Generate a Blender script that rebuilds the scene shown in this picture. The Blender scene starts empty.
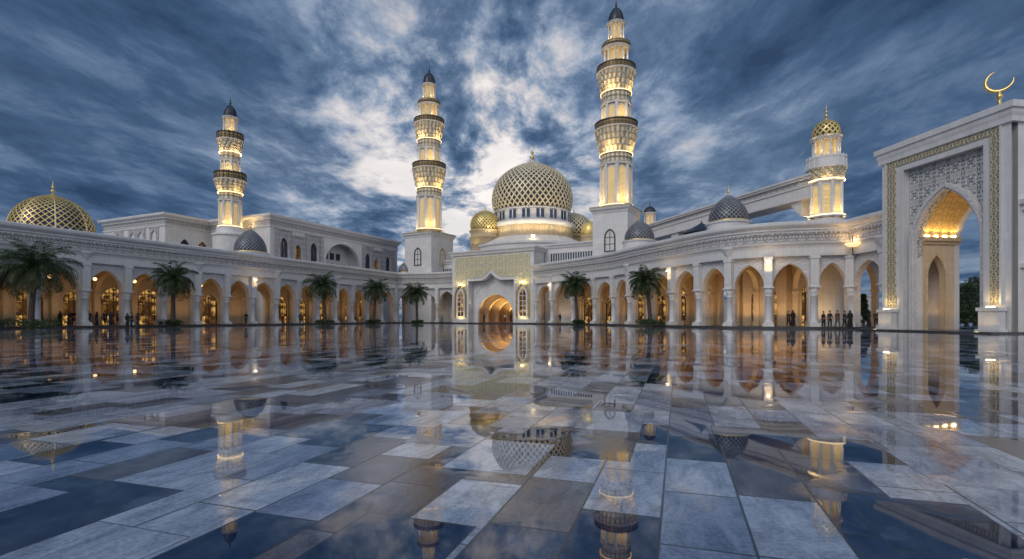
import bpy, math, random
from mathutils import Vector, Matrix
R = math.radians
random.seed(7)
SC = bpy.context.scene
COL = SC.collection
CAMH, HY, F = 1.1, 318.0, 512.0

# ------------------------------------------------------------------ helpers
class MB:
    """collects faces, builds ONE mesh object"""
    def __init__(s):
        s.v = []; s.f = []; s.uv = []; s.sm = []; s.T = None
    def _p(s, p):
        p = Vector(p)
        if s.T is not None: p = s.T @ p
        s.v.append(p); return len(s.v) - 1
    def face(s, pts, uv=None, sm=False):
        s.f.append([s._p(p) for p in pts]); s.uv.append(uv); s.sm.append(sm)
    def grid(s, rows, cu=False, sm=True, uvs=None):
        """rows: list of point rows; cu closes each row"""
        idx = [[s._p(p) for p in r] for r in rows]
        n = len(rows[0])
        for i in range(len(rows) - 1):
            for j in range(n if cu else n - 1):
                k = (j + 1) % n
                s.f.append([idx[i][j], idx[i][k], idx[i + 1][k], idx[i + 1][j]])
                if uvs:
                    a = uvs[i]; b = uvs[i + 1]
                    s.uv.append([a[j], a[j + 1], b[j + 1], b[j]])
                else: s.uv.append(None)
                s.sm.append(sm)
    def box(s, x0, x1, y0, y1, z0, z1):
        P = [(x0,y0,z0),(x1,y0,z0),(x1,y1,z0),(x0,y1,z0),(x0,y0,z1),(x1,y0,z1),(x1,y1,z1),(x0,y1,z1)]
        ii = [s._p(p) for p in P]
        for q in ((0,3,2,1),(4,5,6,7),(0,1,5,4),(1,2,6,5),(2,3,7,6),(3,0,4,7)):
            s.f.append([ii[k] for k in q]); s.uv.append(None); s.sm.append(False)
    def lathe(s, prof, n=32, c=(0,0,0), sm=True, a0=0.0, mod=None):
        rows = []; uvs = []; L = 0.0; pr = None
        rm = max(p[0] for p in prof)
        for (r, z) in prof:
            if pr: L += math.hypot(r - pr[0], z - pr[1])
            pr = (r, z)
            row = []
            for j in range(n):
                a = a0 + 2*math.pi*j/n
                q = r * (mod(a, z) if mod else 1)
                row.append((c[0] + q*math.cos(a), c[1] + q*math.sin(a), c[2] + z))
            rows.append(row); uvs.append([(2*math.pi*rm*j/n, L) for j in range(n+1)])
        s.grid(rows, True, sm, uvs)
    def tube(s, pts, rad, n=6, sm=True):
        pts = [Vector(p) for p in pts]; rows = []
        for i, p in enumerate(pts):
            d = (pts[min(i+1, len(pts)-1)] - pts[max(i-1, 0)]).normalized()
            u = d.orthogonal().normalized() if i == 0 else (u - d*u.dot(d)).normalized()
            w = d.cross(u)
            r = rad[i] if isinstance(rad, (list, tuple)) else rad
            rows.append([p + (u*math.cos(2*math.pi*j/n) + w*math.sin(2*math.pi*j/n))*r for j in range(n)])
        s.grid(rows, True, sm)
    def sweep(s, prof, path, closed=False, sm=False):
        """prof: (d outward = right of the path, z)"""
        n = len(path); P = [Vector((p[0], p[1])) for p in path]; L = [0.0]
        for i in range(n - 1): L.append(L[-1] + (P[i+1]-P[i]).length)
        off = []
        for i in range(n):
            a = P[i] - P[i-1] if (i > 0 or closed) else None
            b = P[(i+1) % n] - P[i] if (i < n-1 or closed) else None
            na = Vector((a.y, -a.x)).normalized() if a is not None else None
            nb = Vector((b.y, -b.x)).normalized() if b is not None else None
            if na is None: m = nb
            elif nb is None: m = na
            else:
                m = (na + nb).normalized(); m = m / max(.35, m.dot(na))
            off.append(m)
        pl = [0.0]
        for k in range(1, len(prof)): pl.append(pl[-1] + math.hypot(prof[k][0]-prof[k-1][0], prof[k][1]-prof[k-1][1]))
        rows = []; uvs = []
        m = n + 1 if closed else n
        if closed: L.append(L[-1] + (P[0]-P[-1]).length)
        for i in range(m):
            q = i % n
            rows.append([(P[q].x + off[q].x*d, P[q].y + off[q].y*d, z) for d, z in prof])
            uvs.append([(L[i], pl[k]) for k in range(len(prof))])
        s.grid(rows, False, sm, uvs)
    def build(s, name, mat, parent=None, loc=(0,0,0), rz=0.0):
        me = bpy.data.meshes.new(name)
        me.from_pydata([tuple(p) for p in s.v], [], s.f)
        lay = me.uv_layers.new(name='UVMap'); d = []
        for fi, f in enumerate(s.f):
            u = s.uv[fi]
            if u is None:
                p = [s.v[i] for i in f]
                nn = (p[1]-p[0]).cross(p[-1]-p[0])
                if len(p) > 3 and nn.length < 1e-9: nn = (p[2]-p[1]).cross(p[3]-p[1])
                if nn.length < 1e-12: nn = Vector((0,0,1))
                nn.normalize()
                if abs(nn.z) > .75: u = [(q.x, q.y) for q in p]
                else:
                    t = Vector((-nn.y, nn.x, 0)).normalized()
                    u = [(q.dot(t), q.z) for q in p]
            for q in u: d += [q[0], q[1]]
        lay.data.foreach_set('uv', d)
        me.polygons.foreach_set('use_smooth', s.sm)
        me.materials.append(mat); me.update()
        o = bpy.data.objects.new(name, me); COL.objects.link(o)
        o.location = loc; o.rotation_euler = (0, 0, rz)
        if parent: o.parent = parent
        return o

def tag(o, label, cat, group=None):
    o['label'] = label; o['category'] = cat
    if group: o['group'] = group
    return o
def thing(name, label, cat, loc=(0,0,0), rz=0.0, group=None):
    o = bpy.data.objects.new(name, None); COL.objects.link(o)
    o.empty_display_size = .3; o.location = loc; o.rotation_euler = (0, 0, rz)
    return tag(o, label, cat, group)
def copy(o, parent, loc=None, rz=None):
    c = o.copy(); COL.objects.link(c); c.parent = parent
    if loc is not None: c.location = loc
    if rz is not None: c.rotation_euler = (0, 0, rz)
    for ch in list(o.children): copy(ch, c)
    return c
WARM = (1.0, .60, .22)
LK = .30
def plight(loc, power, parent=None, rad=.15, col=WARM, cone=168):
    l = bpy.data.lights.new('floodlight_beam', 'SPOT'); l.energy = power*LK; l.color = col; l.shadow_soft_size = rad
    l.spot_size = R(cone); l.spot_blend = .35
    o = bpy.data.objects.new('floodlight_beam', l); COL.objects.link(o); o.location = loc; o.rotation_euler = (math.pi, 0, 0)
    if parent: o.parent = parent
    return o

# ------------------------------------------------------------------ materials
def N(nt, typ, ins=None, **at):
    n = nt.nodes.new('ShaderNode' + typ)
    for k, v in at.items(): setattr(n, k, v)
    for k, v in (ins or {}).items():
        sk = n.inputs[k]
        if isinstance(v, bpy.types.NodeSocket): nt.links.new(v, sk)
        else: sk.default_value = v
    return n
def M_(nt, op, a, b=0.0, c=0.0, clamp=False):
    return N(nt, 'Math', {0: a, 1: b, 2: c}, operation=op, use_clamp=clamp).outputs[0]
def MIX(nt, f, a, b):
    n = nt.nodes.new('ShaderNodeMix'); n.data_type = 'RGBA'
    for i, v in ((0, f), (6, a), (7, b)):
        if isinstance(v, bpy.types.NodeSocket): nt.links.new(v, n.inputs[i])
        else: n.inputs[i].default_value = (*v, 1) if isinstance(v, tuple) and len(v) == 3 else v
    return n.outputs[2]
def RAMP(nt, fac, stops, interp='LINEAR'):
    n = nt.nodes.new('ShaderNodeValToRGB'); n.color_ramp.interpolation = interp
    e = n.color_ramp.elements
    while len(e) < len(stops): e.new(.5)
    for i, (p, c) in enumerate(stops):
        e[i].position = p; e[i].color = (*c, 1) if isinstance(c, tuple) else (c, c, c, 1)
    nt.links.new(fac, n.inputs[0]); return n.outputs[0]
def SM(nt, x, a, b):
    n = N(nt, 'MapRange', {'Value': x, 'From Min': a, 'From Max': b}, interpolation_type='SMOOTHSTEP'); return n.outputs[0]
def newmat(name):
    m = bpy.data.materials.new(name); m.use_nodes = True; nt = m.node_tree
    b = nt.nodes['Principled BSDF']; return m, nt, b
def c4(c): return (*c, 1.0)

def plain(name, col, rough=.5, metal=0.0, var=.12, vs=1.5, bump=.0, bs=12.0, emit=0.0, spec=.5):
    m, nt, b = newmat(name)
    tc = N(nt, 'TexCoord').outputs['Object']
    nz = N(nt, 'TexNoise', {'Vector': tc, 'Scale': vs, 'Detail': 6.0, 'Roughness': .6}).outputs[0]
    lo = tuple(c*(1-var) for c in col); hi = tuple(min(1, c*(1+var)) for c in col)
    cc = MIX(nt, SM(nt, nz, .3, .7), lo, hi)
    nt.links.new(cc, b.inputs['Base Color'])
    b.inputs['Roughness'].default_value = rough; b.inputs['Metallic'].default_value = metal
    b.inputs['Specular IOR Level'].default_value = spec
    if bump:
        n2 = N(nt, 'TexNoise', {'Vector': tc, 'Scale': bs, 'Detail': 4.0}).outputs[0]
        bp = N(nt, 'Bump', {'Height': n2, 'Strength': bump, 'Distance': .03})
        nt.links.new(bp.outputs[0], b.inputs['Normal'])
    if emit:
        nt.links.new(cc, b.inputs['Emission Color']); b.inputs['Emission Strength'].default_value = emit
    return m

def stone(name, col, bw=1.5, bh=.75, joint=.82, rough=.45):
    """ashlar cladding: faint joints, slab tone differences, rain streaks"""
    m, nt, b = newmat(name)
    uv = N(nt, 'TexCoord').outputs['UV']; ob = N(nt, 'TexCoord').outputs['Object']
    br = N(nt, 'TexBrick', {'Vector': uv, 'Color1': c4(tuple(c*.93 for c in col)), 'Color2': c4(tuple(min(1, c*1.05) for c in col)),
        'Mortar': c4(tuple(c*joint for c in col)), 'Scale': 1.0, 'Mortar Size': .012, 'Mortar Smooth': .3, 'Brick Width': bw, 'Row Height': bh})
    nz = N(nt, 'TexNoise', {'Vector': ob, 'Scale': .7, 'Detail': 8.0, 'Roughness': .65}).outputs[0]
    st = N(nt, 'Mapping', {'Vector': ob, 'Scale': (3.0, 3.0, .22)}).outputs[0]
    nz2 = N(nt, 'TexNoise', {'Vector': st, 'Scale': 1.6, 'Detail': 5.0}).outputs[0]
    k = M_(nt, 'ADD', M_(nt, 'MULTIPLY', nz, .55), M_(nt, 'MULTIPLY', nz2, .45))
    cc = MIX(nt, SM(nt, k, .62, .36), br.outputs[0], tuple(c*.86 for c in col))
    nt.links.new(cc, b.inputs['Base Color']); b.inputs['Roughness'].default_value = rough
    bp = N(nt, 'Bump', {'Height': br.outputs[1], 'Strength': .25, 'Distance': .01}, invert=True)
    nt.links.new(bp.outputs[0], b.inputs['Normal'])
    return m

def ornament(name, ground, relief, scale=.5, k=16.0, rg=.6, rr=.4, metal=0.0, bump=.8, warp=.5, thr=.1, spec=.5, back=0.0):
    """mirrored scrollwork in UV metres"""
    m, nt, b = newmat(name)
    uv = N(nt, 'TexCoord').outputs['UV']
    sx = N(nt, 'SeparateXYZ', {0: uv})
    px = M_(nt, 'PINGPONG', sx.outputs[0], scale); py = M_(nt, 'PINGPONG', sx.outputs[1], scale*1.17)
    cv = N(nt, 'CombineXYZ', {0: px, 1: py, 2: 3.3}).outputs[0]
    nz = N(nt, 'TexNoise', {'Vector': cv, 'Scale': 1.1/scale, 'Detail': 2.0, 'Roughness': .5, 'Distortion': warp}).outputs[0]
    sn = M_(nt, 'SINE', M_(nt, 'MULTIPLY', nz, k*2))
    vo = N(nt, 'TexVoronoi', {'Vector': cv, 'Scale': 2.6/scale}, feature='DISTANCE_TO_EDGE').outputs[0]
    h = M_(nt, 'MAXIMUM', SM(nt, sn, thr, thr+.35), SM(nt, vo, .09, .04))
    big = N(nt, 'TexNoise', {'Vector': uv, 'Scale': .8, 'Detail': 3.0}).outputs[0]
    rel = MIX(nt, big, tuple(c*.8 for c in relief), tuple(min(1, c*1.1) for c in relief))
    nt.links.new(MIX(nt, h, ground, rel), b.inputs['Base Color'])
    nt.links.new(M_(nt, 'MULTIPLY', h, metal), b.inputs['Metallic'])
    nt.links.new(N(nt, 'MapRange', {0: h, 3: rg, 4: rr}).outputs[0], b.inputs['Roughness'])
    b.inputs['Specular IOR Level'].default_value = spec
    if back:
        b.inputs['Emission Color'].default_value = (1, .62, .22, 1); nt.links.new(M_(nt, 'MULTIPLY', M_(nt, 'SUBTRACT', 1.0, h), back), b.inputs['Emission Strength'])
    bp = N(nt, 'Bump', {'Height': h, 'Strength': bump, 'Distance': .06})
    nt.links.new(bp.outputs[0], b.inputs['Normal'])
    return m

def lamp_mat(name, col, s):
    m, nt, b = newmat(name)
    b.inputs['Base Color'].default_value = (.8, .75, .65, 1); b.inputs['Emission Color'].default_value = c4(col)
    b.inputs['Emission Strength'].default_value = s
    return m

def lit_glass(name, s=1.0):
    """a lit interior seen through glass: shelves, curtains, lamps as broad patches"""
    m, nt, b = newmat(name)
    uv = N(nt, 'TexCoord').outputs['UV']
    br = N(nt, 'TexBrick', {'Vector': uv, 'Color1': (1, .55, .14, 1), 'Color2': (.10, .04, .01, 1), 'Mortar': (.06, .025, .006, 1),
        'Scale': 1.0, 'Mortar Size': .07, 'Brick Width': .83, 'Row Height': 1.45, 'Bias': .05}, offset=.0)
    nz = N(nt, 'TexNoise', {'Vector': uv, 'Scale': 1.4, 'Detail': 4.0}).outputs[0]
    cc = MIX(nt, SM(nt, nz, .40, .66), (.035, .014, .005), br.outputs[0])
    b.inputs['Base Color'].default_value = (.03, .02, .015, 1); b.inputs['Roughness'].default_value = .08
    nt.links.new(cc, b.inputs['Emission Color']); b.inputs['Emission Strength'].default_value = s
    return m

def leafmat(name, a, b_, rough=.55):
    m, nt, b = newmat(name)
    oi = N(nt, 'NewGeometry').outputs['Random Per Island']
    tc = N(nt, 'TexCoord').outputs['Object']
    nz = N(nt, 'TexNoise', {'Vector': tc, 'Scale': 1.3, 'Detail': 3.0}).outputs[0]
    cc = MIX(nt, M_(nt, 'ADD', M_(nt, 'MULTIPLY', oi, .6), M_(nt, 'MULTIPLY', nz, .5)), a, b_)
    nt.links.new(cc, b.inputs['Base Color']); b.inputs['Roughness'].default_value = rough
    return m

WHITE = stone('white_stone', (.74, .73, .73), 2.2, 1.0, .8)
WHITE2 = stone('white_cladding', (.75, .74, .74), 1.3, .65, .86)
MOULD = stone('white_moulding', (.72, .71, .71), 1.7, 9.0, .84)
CARVE = ornament('carved_frieze', (.34, .33, .35), (.74, .72, .71), .45, 13, bump=.9)
SPAN = ornament('carved_spandrel', (.60, .58, .60), (.76, .74, .74), .55, 14, bump=.7)
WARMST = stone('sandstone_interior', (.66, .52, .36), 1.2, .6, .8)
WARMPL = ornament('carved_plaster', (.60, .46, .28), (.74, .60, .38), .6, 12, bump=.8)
GOLDBAND = ornament('gold_arabesque', (.22, .19, .15), (.93, .82, .56), .42, 11, rr=.4, metal=.25, bump=1.0, thr=.2, warp=1.6)
GOLDPORT = ornament('gold_relief', (.50, .49, .43), (.84, .75, .46), 1.15, 12, rr=.42, metal=.2, bump=1.0, thr=.25, warp=1.8)
MUQ = ornament('carved_cream', (.36, .29, .17), (.86, .80, .64), .42, 13, bump=1.0)
SILVER = ornament('silver_arabesque', (.17, .18, .21), (.80, .79, .78), .58, 12, bump=1.0, warp=1.2)
GOLDSCREEN = ornament('gold_screen', (.42, .30, .12), (.95, .82, .50), .4, 14, rr=.45, metal=.0, bump=.9, back=.75)  # emission added in the pattern gaps so shaft panels glow above the floodlights
RAILM = ornament('bronze_lattice', (.03, .024, .02), (.50, .36, .17), .34, 12, rr=.4, metal=.5, bump=.8)
GOLD = plain('gilded_metal', (.83, .60, .24), .3, 1.0, var=.15, vs=3.0)
BRONZE = plain('dark_bronze', (.06, .045, .03), .4, .5)
SLATE = plain('dark_slate', (.035, .042, .06), .35, .3, var=.3, vs=2)
SHELL = plain('dome_shell', (.055, .055, .06), .5, .2, var=.35, vs=.6)
SHELLB = plain('blue_dome_shell', (.035, .04, .10), .35, .3, var=.4, vs=.8)
LATT = plain('cream_lattice', (.78, .69, .48), .42, .15, var=.15, vs=.7)
LATG = plain('gold_lattice', (.80, .62, .24), .38, .5, var=.2, vs=.8)
LATS = plain('grey_lattice', (.26, .27, .30), .45, .2, var=.2)
GLASS = plain('dark_blue_glass', (.018, .035, .09), .06, 0, var=.4, vs=.5, spec=.8)
LIT = lit_glass('lit_glass', .85)
LITDIM = lit_glass('dim_lit_glass', .6)
LAMPW = lamp_mat('warm_lamp', (1, .62, .25), 2.6)
LAMPS = lamp_mat('floodlight_glass', (1, .72, .36), 12)
COVE = lamp_mat('cove_strip', (1, .68, .28), 3.0)
STEP = plain('dark_granite', (.05, .05, .055), .25, var=.3, vs=4)
ARCFLOOR = plain('arcade_floor', (.30, .27, .25), .15, var=.2, vs=2)
ROOF = plain('roof_membrane', (.35, .35, .37), .7)
PALM = leafmat('palm_leaf', (.018, .035, .012), (.05, .085, .028))
HEDGE = leafmat('hedge_leaf', (.015, .035, .012), (.05, .09, .03))
TREE = leafmat('tree_leaf', (.014, .03, .012), (.045, .075, .03))
BARK = plain('palm_bark', (.085, .065, .05), .9, var=.4, vs=6, bump=.8, bs=14)
NICHE = lit_glass('niche_glass', .8)
DEAD = leafmat('dry_frond', (.09, .06, .03), (.17, .12, .06))
# ------------------------------------------------------------------ architecture builders
def arch_pts(cx, a, zs, za, z0, n=10, ogee=0.0):
    """opening outline from the left foot over the point to the right foot (two-centred arch)"""
    r = za - zs
    c = max(0.0, (r*r - a*a) / (2*a)); Rr = a + c
    L = []
    amax = math.atan2(r, c) if r >= a else math.pi/2
    for i in range(n + 1):
        t = amax * i / n
        x = -(Rr*math.cos(t) - c); z = Rr*math.sin(t)
        if r < a: x = -a*math.cos(t); z = r*math.sin(t)
        if ogee: z += ogee * max(0, (1 - abs(x)/a) - .7)**1.5 * 6
        L.append((x, zs + z))
    Rt = [(-x, z) for x, z in L[:-1]][::-1]
    return [(cx - a, z0)] + [(cx + x, z) for x, z in L + Rt] + [(cx + a, z0)]

def arch_wall(mb, x0, x1, z0, z1, y0, y1, C, trim=0.0, proud=.06, back=True, ends=True):
    """a wall with an opening whose outline is C; facing -y at y0"""
    xl, xr, zsill = C[0][0], C[-1][0], C[0][1]
    for y, fl in ((y0, False), (y1, True)):
        if fl and not back: continue
        def q(p):
            p = [(a, y, b) for a, b in p]
            mb.face(p[::-1] if fl else p)
        if xl > x0 + 1e-4: q([(x0, z0), (xl, z0), (xl, z1), (x0, z1)])
        if xr < x1 - 1e-4: q([(xr, z0), (x1, z0), (x1, z1), (xr, z1)])
        if zsill > z0 + 1e-4: q([(xl, z0), (xr, z0), (xr, zsill), (xl, zsill)])
        for (a, b) in zip(C, C[1:]):
            if b[0] - a[0] > 1e-5: q([a, b, (b[0], z1), (a[0], z1)])
    for (a, b) in zip(C, C[1:]):
        mb.face([(a[0], y0, a[1]), (a[0], y1, a[1]), (b[0], y1, b[1]), (b[0], y0, b[1])])
    if zsill > z0 + 1e-4: mb.face([(xl, y0, zsill), (xr, y0, zsill), (xr, y1, zsill), (xl, y1, zsill)])
    mb.face([(x0, y0, z1), (x1, y0, z1), (x1, y1, z1), (x0, y1, z1)])
    if ends:
        mb.face([(x0, y1, z0), (x0, y0, z0), (x0, y0, z1), (x0, y1, z1)])
        mb.face([(x1, y0, z0), (x1, y1, z0), (x1, y1, z1), (x1, y0, z1)])
    if trim: arch_ring(mb, C, trim, y0 - proud, y0 + .02)

def arch_ring(mb, C, w, ya, yb, inset=-.03):
    """raised moulding that follows the outline C, w wide, from ya (front) to yb"""
    n = len(C); O = []; I = []
    for i in range(n):
        a = Vector(C[max(i-1, 0)]); b = Vector(C[min(i+1, n-1)]); p = Vector(C[i])
        d = (b - a).normalized(); nn = Vector((-d.y, d.x))
        if i in (0, n-1): nn = Vector((-1 if i == 0 else 1, 0))
        O.append(p + nn*w); I.append(p + nn*inset*-1)
    def P(v, y): return (v.x, y, v.y)
    for i in range(n - 1):
        mb.face([P(I[i], ya), P(I[i+1], ya), P(O[i+1], ya), P(O[i], ya)])
        mb.face([P(O[i], ya), P(O[i+1], ya), P(O[i+1], yb), P(O[i], yb)])
        mb.face([P(I[i+1], ya), P(I[i], ya), P(I[i], yb), P(I[i+1], yb)])

def slab_of(C, mb, y0, y1):
    """a filled slab with outline C (a pane)"""
    mb.face([(x, y0, z) for x, z in C])
    mb.face([(x, y1, z) for x, z in C][::-1])
    n = len(C)
    for i in range(n):
        a, b = C[i], C[(i+1) % n]
        mb.face([(a[0], y0, a[1]), (a[0], y1, a[1]), (b[0], y1, b[1]), (b[0], y0, b[1])])

def window(parent, cx, y, z0, zs, za, a, fmat, pmat, kind='window', bars=(1, 2), w=.16, loc=None, rz=None):
    """arched window or door: frame (part) > pane (sub-part); stands in the wall plane y, facing -y"""
    C = arch_pts(cx, a, zs, za, z0, 7)
    f = MB(); arch_ring(f, C, w, y - .08, y + .1, .0)
    f.box(cx - a - w, cx + a + w, y - .14, y + .1, z0 - .14, z0)
    zt = zs + (za - zs)*.5
    for i in range(bars[0]):
        x = cx - a + 2*a*(i+1)/(bars[0]+1); f.box(x - .05, x + .05, y - .02, y + .08, z0, za - abs(x-cx)/a*(za-zs) - .1)
    for i in range(bars[1]):
        z = z0 + (zs - z0)*(i+1)/bars[1]; f.box(cx - a, cx + a, y - .016, y + .076, z - .05, z + .05)
    fo = f.build(kind, fmat, parent)
    if loc is not None: fo.location = loc; fo.rotation_euler = (0, 0, rz or 0)
    g = MB(); slab_of(C, g, y + .04, y + .07); g.build('pane', pmat, fo)
    return fo

# ---- column of the arcades, shared meshes
def column_mb(h=4.1, r=.35):
    m = MB()
    m.box(-.54, .54, -.54, .54, .0, .28); m.box(-.47, .47, -.47, .47, .28, .42)
    m.lathe([(.45, .42), (.47, .5), (.40, .58), (r, .68), (r*.99, 1.6), (r*.93, h-1.0), (r*1.08, h-.96), (r*1.1, h-.88), (r*.93, h-.84)], 20)
    def lob(a, z): return 1 + .07*math.cos(a*8)
    m.lathe([(r*.93, h-.84), (r*1.02, h-.6), (r*1.25, h-.42), (r*1.15, h-.38), (r*1.3, h-.22), (r*1.5, h-.12)], 48, mod=lob)
    m.box(-.54, .54, -.54, .54, h-.12, h)
    return m
def pilaster_mb(z0, z1):
    m = MB(); m.box(-.37, .37, -.44, .34, z0, z1); m.box(-.24, .24, -.50, -.44, z0 + .35, z1 - .45)
    m.box(-.45, .45, -.53, .34, z1 - .3, z1 - .003)
    return m
def bracket_mb():
    m = MB(); m.lathe([(.05, 7.5), (.16, 7.62), (.14, 7.75), (.42, 8.0), (.38, 8.1), (.66, 8.4), (.72, 8.62), (.6, 8.66)], 20, (0, -.42, 0))
    return m
COLM = PILM = BRK = GLOBE = None
ENT = [(-.3, 7.4), (.5, 7.4), (.52, 7.55), (.52, 8.2), (.60, 8.42), (.78, 8.62), (.82, 8.8)]
FRZ = [(.74, 8.8), (.74, 9.7)]
CRN = [(.74, 9.7), (.86, 9.7), (.88, 9.85), (1.02, 9.95), (1.02, 10.1), (1.3, 10.38), (1.34, 10.5), (1.34, 10.72), (1.22, 10.8), (-.5, 10.8), (-.5, 10.3)]

def catmull(P, k=6):
    out = []
    for i in range(len(P) - 1):
        p0 = Vector(P[max(i-1, 0)]); p1 = Vector(P[i]); p2 = Vector(P[i+1]); p3 = Vector(P[min(i+2, len(P)-1)])
        for j in range(k):
            t = j/k
            out.append(.5*((2*p1) + (p2-p0)*t + (2*p0-5*p1+4*p2-p3)*t*t + (3*p1-p0-3*p2+p3)*t**3))
    out.append(Vector(P[-1])); return [(p.x, p.y) for p in out]

def arcade(name, label, pts, path, backs, depth=6.5, power=200, lamps=(), brk=3, group=None, globes=True, last=None, inner=None):
    """pts: column feet, courtyard on the right hand of the walk; path: line of the entablature"""
    global COLM, PILM, BRK, GLOBE
    depth0 = depth
    root = thing(name, label, 'arcade', (pts[0][0], pts[0][1], 0), 0, group)
    o = Vector((pts[0][0], pts[0][1]))
    pts = [Vector(p) - o for p in pts]; path = [tuple(Vector(p) - o) for p in path]
    # plinth, floor, ceiling, roof
    m = MB(); m.sweep([(1.5, -.05), (1.5, .10), (1.46, .12), (1.05, .12), (1.05, .22), (-13, .22)], path); m.build('plinth', STEP, root)
    inner = path if inner is None else path[:-1] + [tuple(Vector(inner) - o)]
    m = MB(); m.sweep([(-.3, 7.25), (-depth - 1.2, 7.25), (-depth - 1.2, 7.5)], inner); m.build('ceiling', WARMPL, root)
    m = MB(); m.sweep([(-.5, 10.3), (-depth - 1.3, 10.3), (-depth - 1.3, 7.45)], inner); m.build('roof', ROOF, root)
    m = MB(); m.sweep(ENT, path); m.build('architrave', WHITE, root)
    m = MB(); m.sweep(CRN, path); m.build('cornice', MOULD, root)
    m = MB(); m.sweep(FRZ, path); acc = 0
    for a, b in zip(path, path[1:]):
        a = Vector(a); b = Vector(b); L = (b-a).length; d = (b-a)/L; t = (.42 - acc) % .42
        while t < L:
            p = a + d*t; T = Matrix.Translation((p.x, p.y, 0)) @ Matrix.Rotation(math.atan2(d.y, d.x), 4, 'Z'); m.T = T
            m.box(-.1, .1, -.92, -.70, 9.52, 9.70); m.box(-.07, .07, -.80, -.70, 8.82, 8.92); t += .42
        acc = (L - (t - .42)) % .42
    m.T = None; m.build('frieze', CARVE, root)
    n = len(pts)
    for i in range(n):
        a = pts[max(i-1, 0)]; b = pts[min(i+1, n-1)]
        ang = math.atan2((b-a).y, (b-a).x)
        if i == n-1 and len(lamps) and lamps[-1] == 'corner': ang = math.atan2((pts[i]-pts[i-1]).y, (pts[i]-pts[i-1]).x)
        loc = (pts[i].x + .15*math.sin(ang), pts[i].y - .15*math.cos(ang), .2)
        if COLM is None:
            c = column_mb().build('column', WHITE2, root); COLM = c
            p = pilaster_mb(4.1, 7.2).build('pilaster', WHITE2, root); PILM = p
            g = MB(); g.lathe([(.0, -.2), (.12, -.17), (.2, -.05), (.2, .06), (.12, .17), (.05, .2), (.0, .2)], 14); GLOBE = g.build('hanging_globe', LAMPW, root)
            g = MB(); g.lathe([(.08, .19), (.06, .28), (.02, .32), (.02, 1.5)], 10); g.build('rod', BRONZE, GLOBE)
        else:
            c = copy(COLM, root); p = copy(PILM, root)
        c.location = loc; c.rotation_euler = (0, 0, ang); p.location = loc; p.rotation_euler = (0, 0, ang)
        if brk and i % brk == 1:
            if BRK is None: BRK = bracket_mb().build('bracket', MOULD, root); k = BRK
            else: k = copy(BRK, root)
            k.location = (pts[i].x, pts[i].y, 0); k.rotation_euler = (0, 0, ang)
        if last and i == n-1: continue
        # wall across the aisle
        m = MB(); m.T = Matrix.Rotation(math.pi/2, 4, 'Z')
        arch_wall(m, .55, depth + .1, .2, 7.3, -.28, .28, arch_pts((depth+.6)/2, depth/2 - .75, 4.1, 6.5, .2, 9), ends=False)
        for ya, yb in ((.56, .6 + .78), (depth - .58, depth - .02)): m.box(ya, yb, -.38, .38, 3.85, 4.15); m.box(ya, yb, -.36, .36, .2, .75)
        m.build('cross_arch', WARMST, root, (pts[i].x, pts[i].y, 0), ang)
    first = {}
    for i in range(n - 1):
        a, b = pts[i], pts[i+1]; w = (b-a).length; ang = math.atan2((b-a).y, (b-a).x); loc = (a.x, a.y, 0)
        key = round(w, 2)
        ha = (w - .86)/2
        if key in first:
            copy(first[key], root, loc, ang)
        else:
            m = MB(); C = arch_pts(w/2, ha, 4.3, min(6.95, 4.3 + max(ha*1.2, 2.4)), .2, 10)
            arch_wall(m, 0, w, .2, 7.4, 0, .6, C, trim=.2, ends=False); first[key] = m.build('arch', SPAN, root, loc, ang)
        bk = backs[i % len(backs)]; depth = last if (last and i == n-2) else depth0
        m = MB()
        if bk == 'open':
            arch_wall(m, -.4, w + .4, .2, 7.4, depth, depth + .6, arch_pts(w/2, ha*.72, 4.0, 6.0, .2, 9), ends=False)
            m.build('back_wall', WARMST, root, loc, ang)
        elif bk == 'door':
            C = arch_pts(w/2, 1.25, 3.1, 4.7, .2, 8)
            arch_wall(m, -.4, w + .4, .2, 7.4, depth, depth + .5, C, trim=.15, ends=False)
            m.build('back_wall', WARMST, root, loc, ang)
            window(root, w/2, depth + .2, .25, 3.1, 4.6, 1.2, BRONZE, LIT, 'door', (1, 2), loc=loc, rz=ang)
        elif bk == 'wide':
            C = arch_pts(w/2, w*.36, 3.2, 5.2, .2, 8)
            arch_wall(m, -.4, w + .4, .2, 7.4, depth, depth + .5, C, trim=.15, ends=False)
            m.build('back_wall', WARMST, root, loc, ang)
            window(root, w/2, depth + .2, .25, 3.2, 5.1, w*.35, BRONZE, LIT, 'door', (3, 2), loc=loc, rz=ang)
        else:
            m.box(-.4, w + .4, depth, depth + .5, .2, 7.4); m.box(-.4, w + .4, depth - .1, depth - .002, 3.9, 4.12); m.box(-.4, w + .4, depth - .08, depth - .002, .2, .7)
            arch_ring(m, arch_pts(w/2, ha*.62, 3.4, 5.6, .2, 9), .2, depth - .16, depth - .002)
            m.build('back_wall', WARMST, root, loc, ang)
        mid = (a + b)/2; nn = Vector((-math.sin(ang), math.cos(ang)))
        q = mid + nn*2.2
        if globes:
          g = GLOBE if i == 0 and GLOBE.parent == root and not GLOBE.get('used') else copy(GLOBE, root)
          GLOBE['used'] = 1
          g.location = (q.x, q.y, 5.75)
        pw = power * (1.25 if bk == 'open' else 1.0) * (.75 + .5*random.random())
        q = mid + nn*3.4
        plight((q.x, q.y, .7), pw, root, .35)
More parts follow.
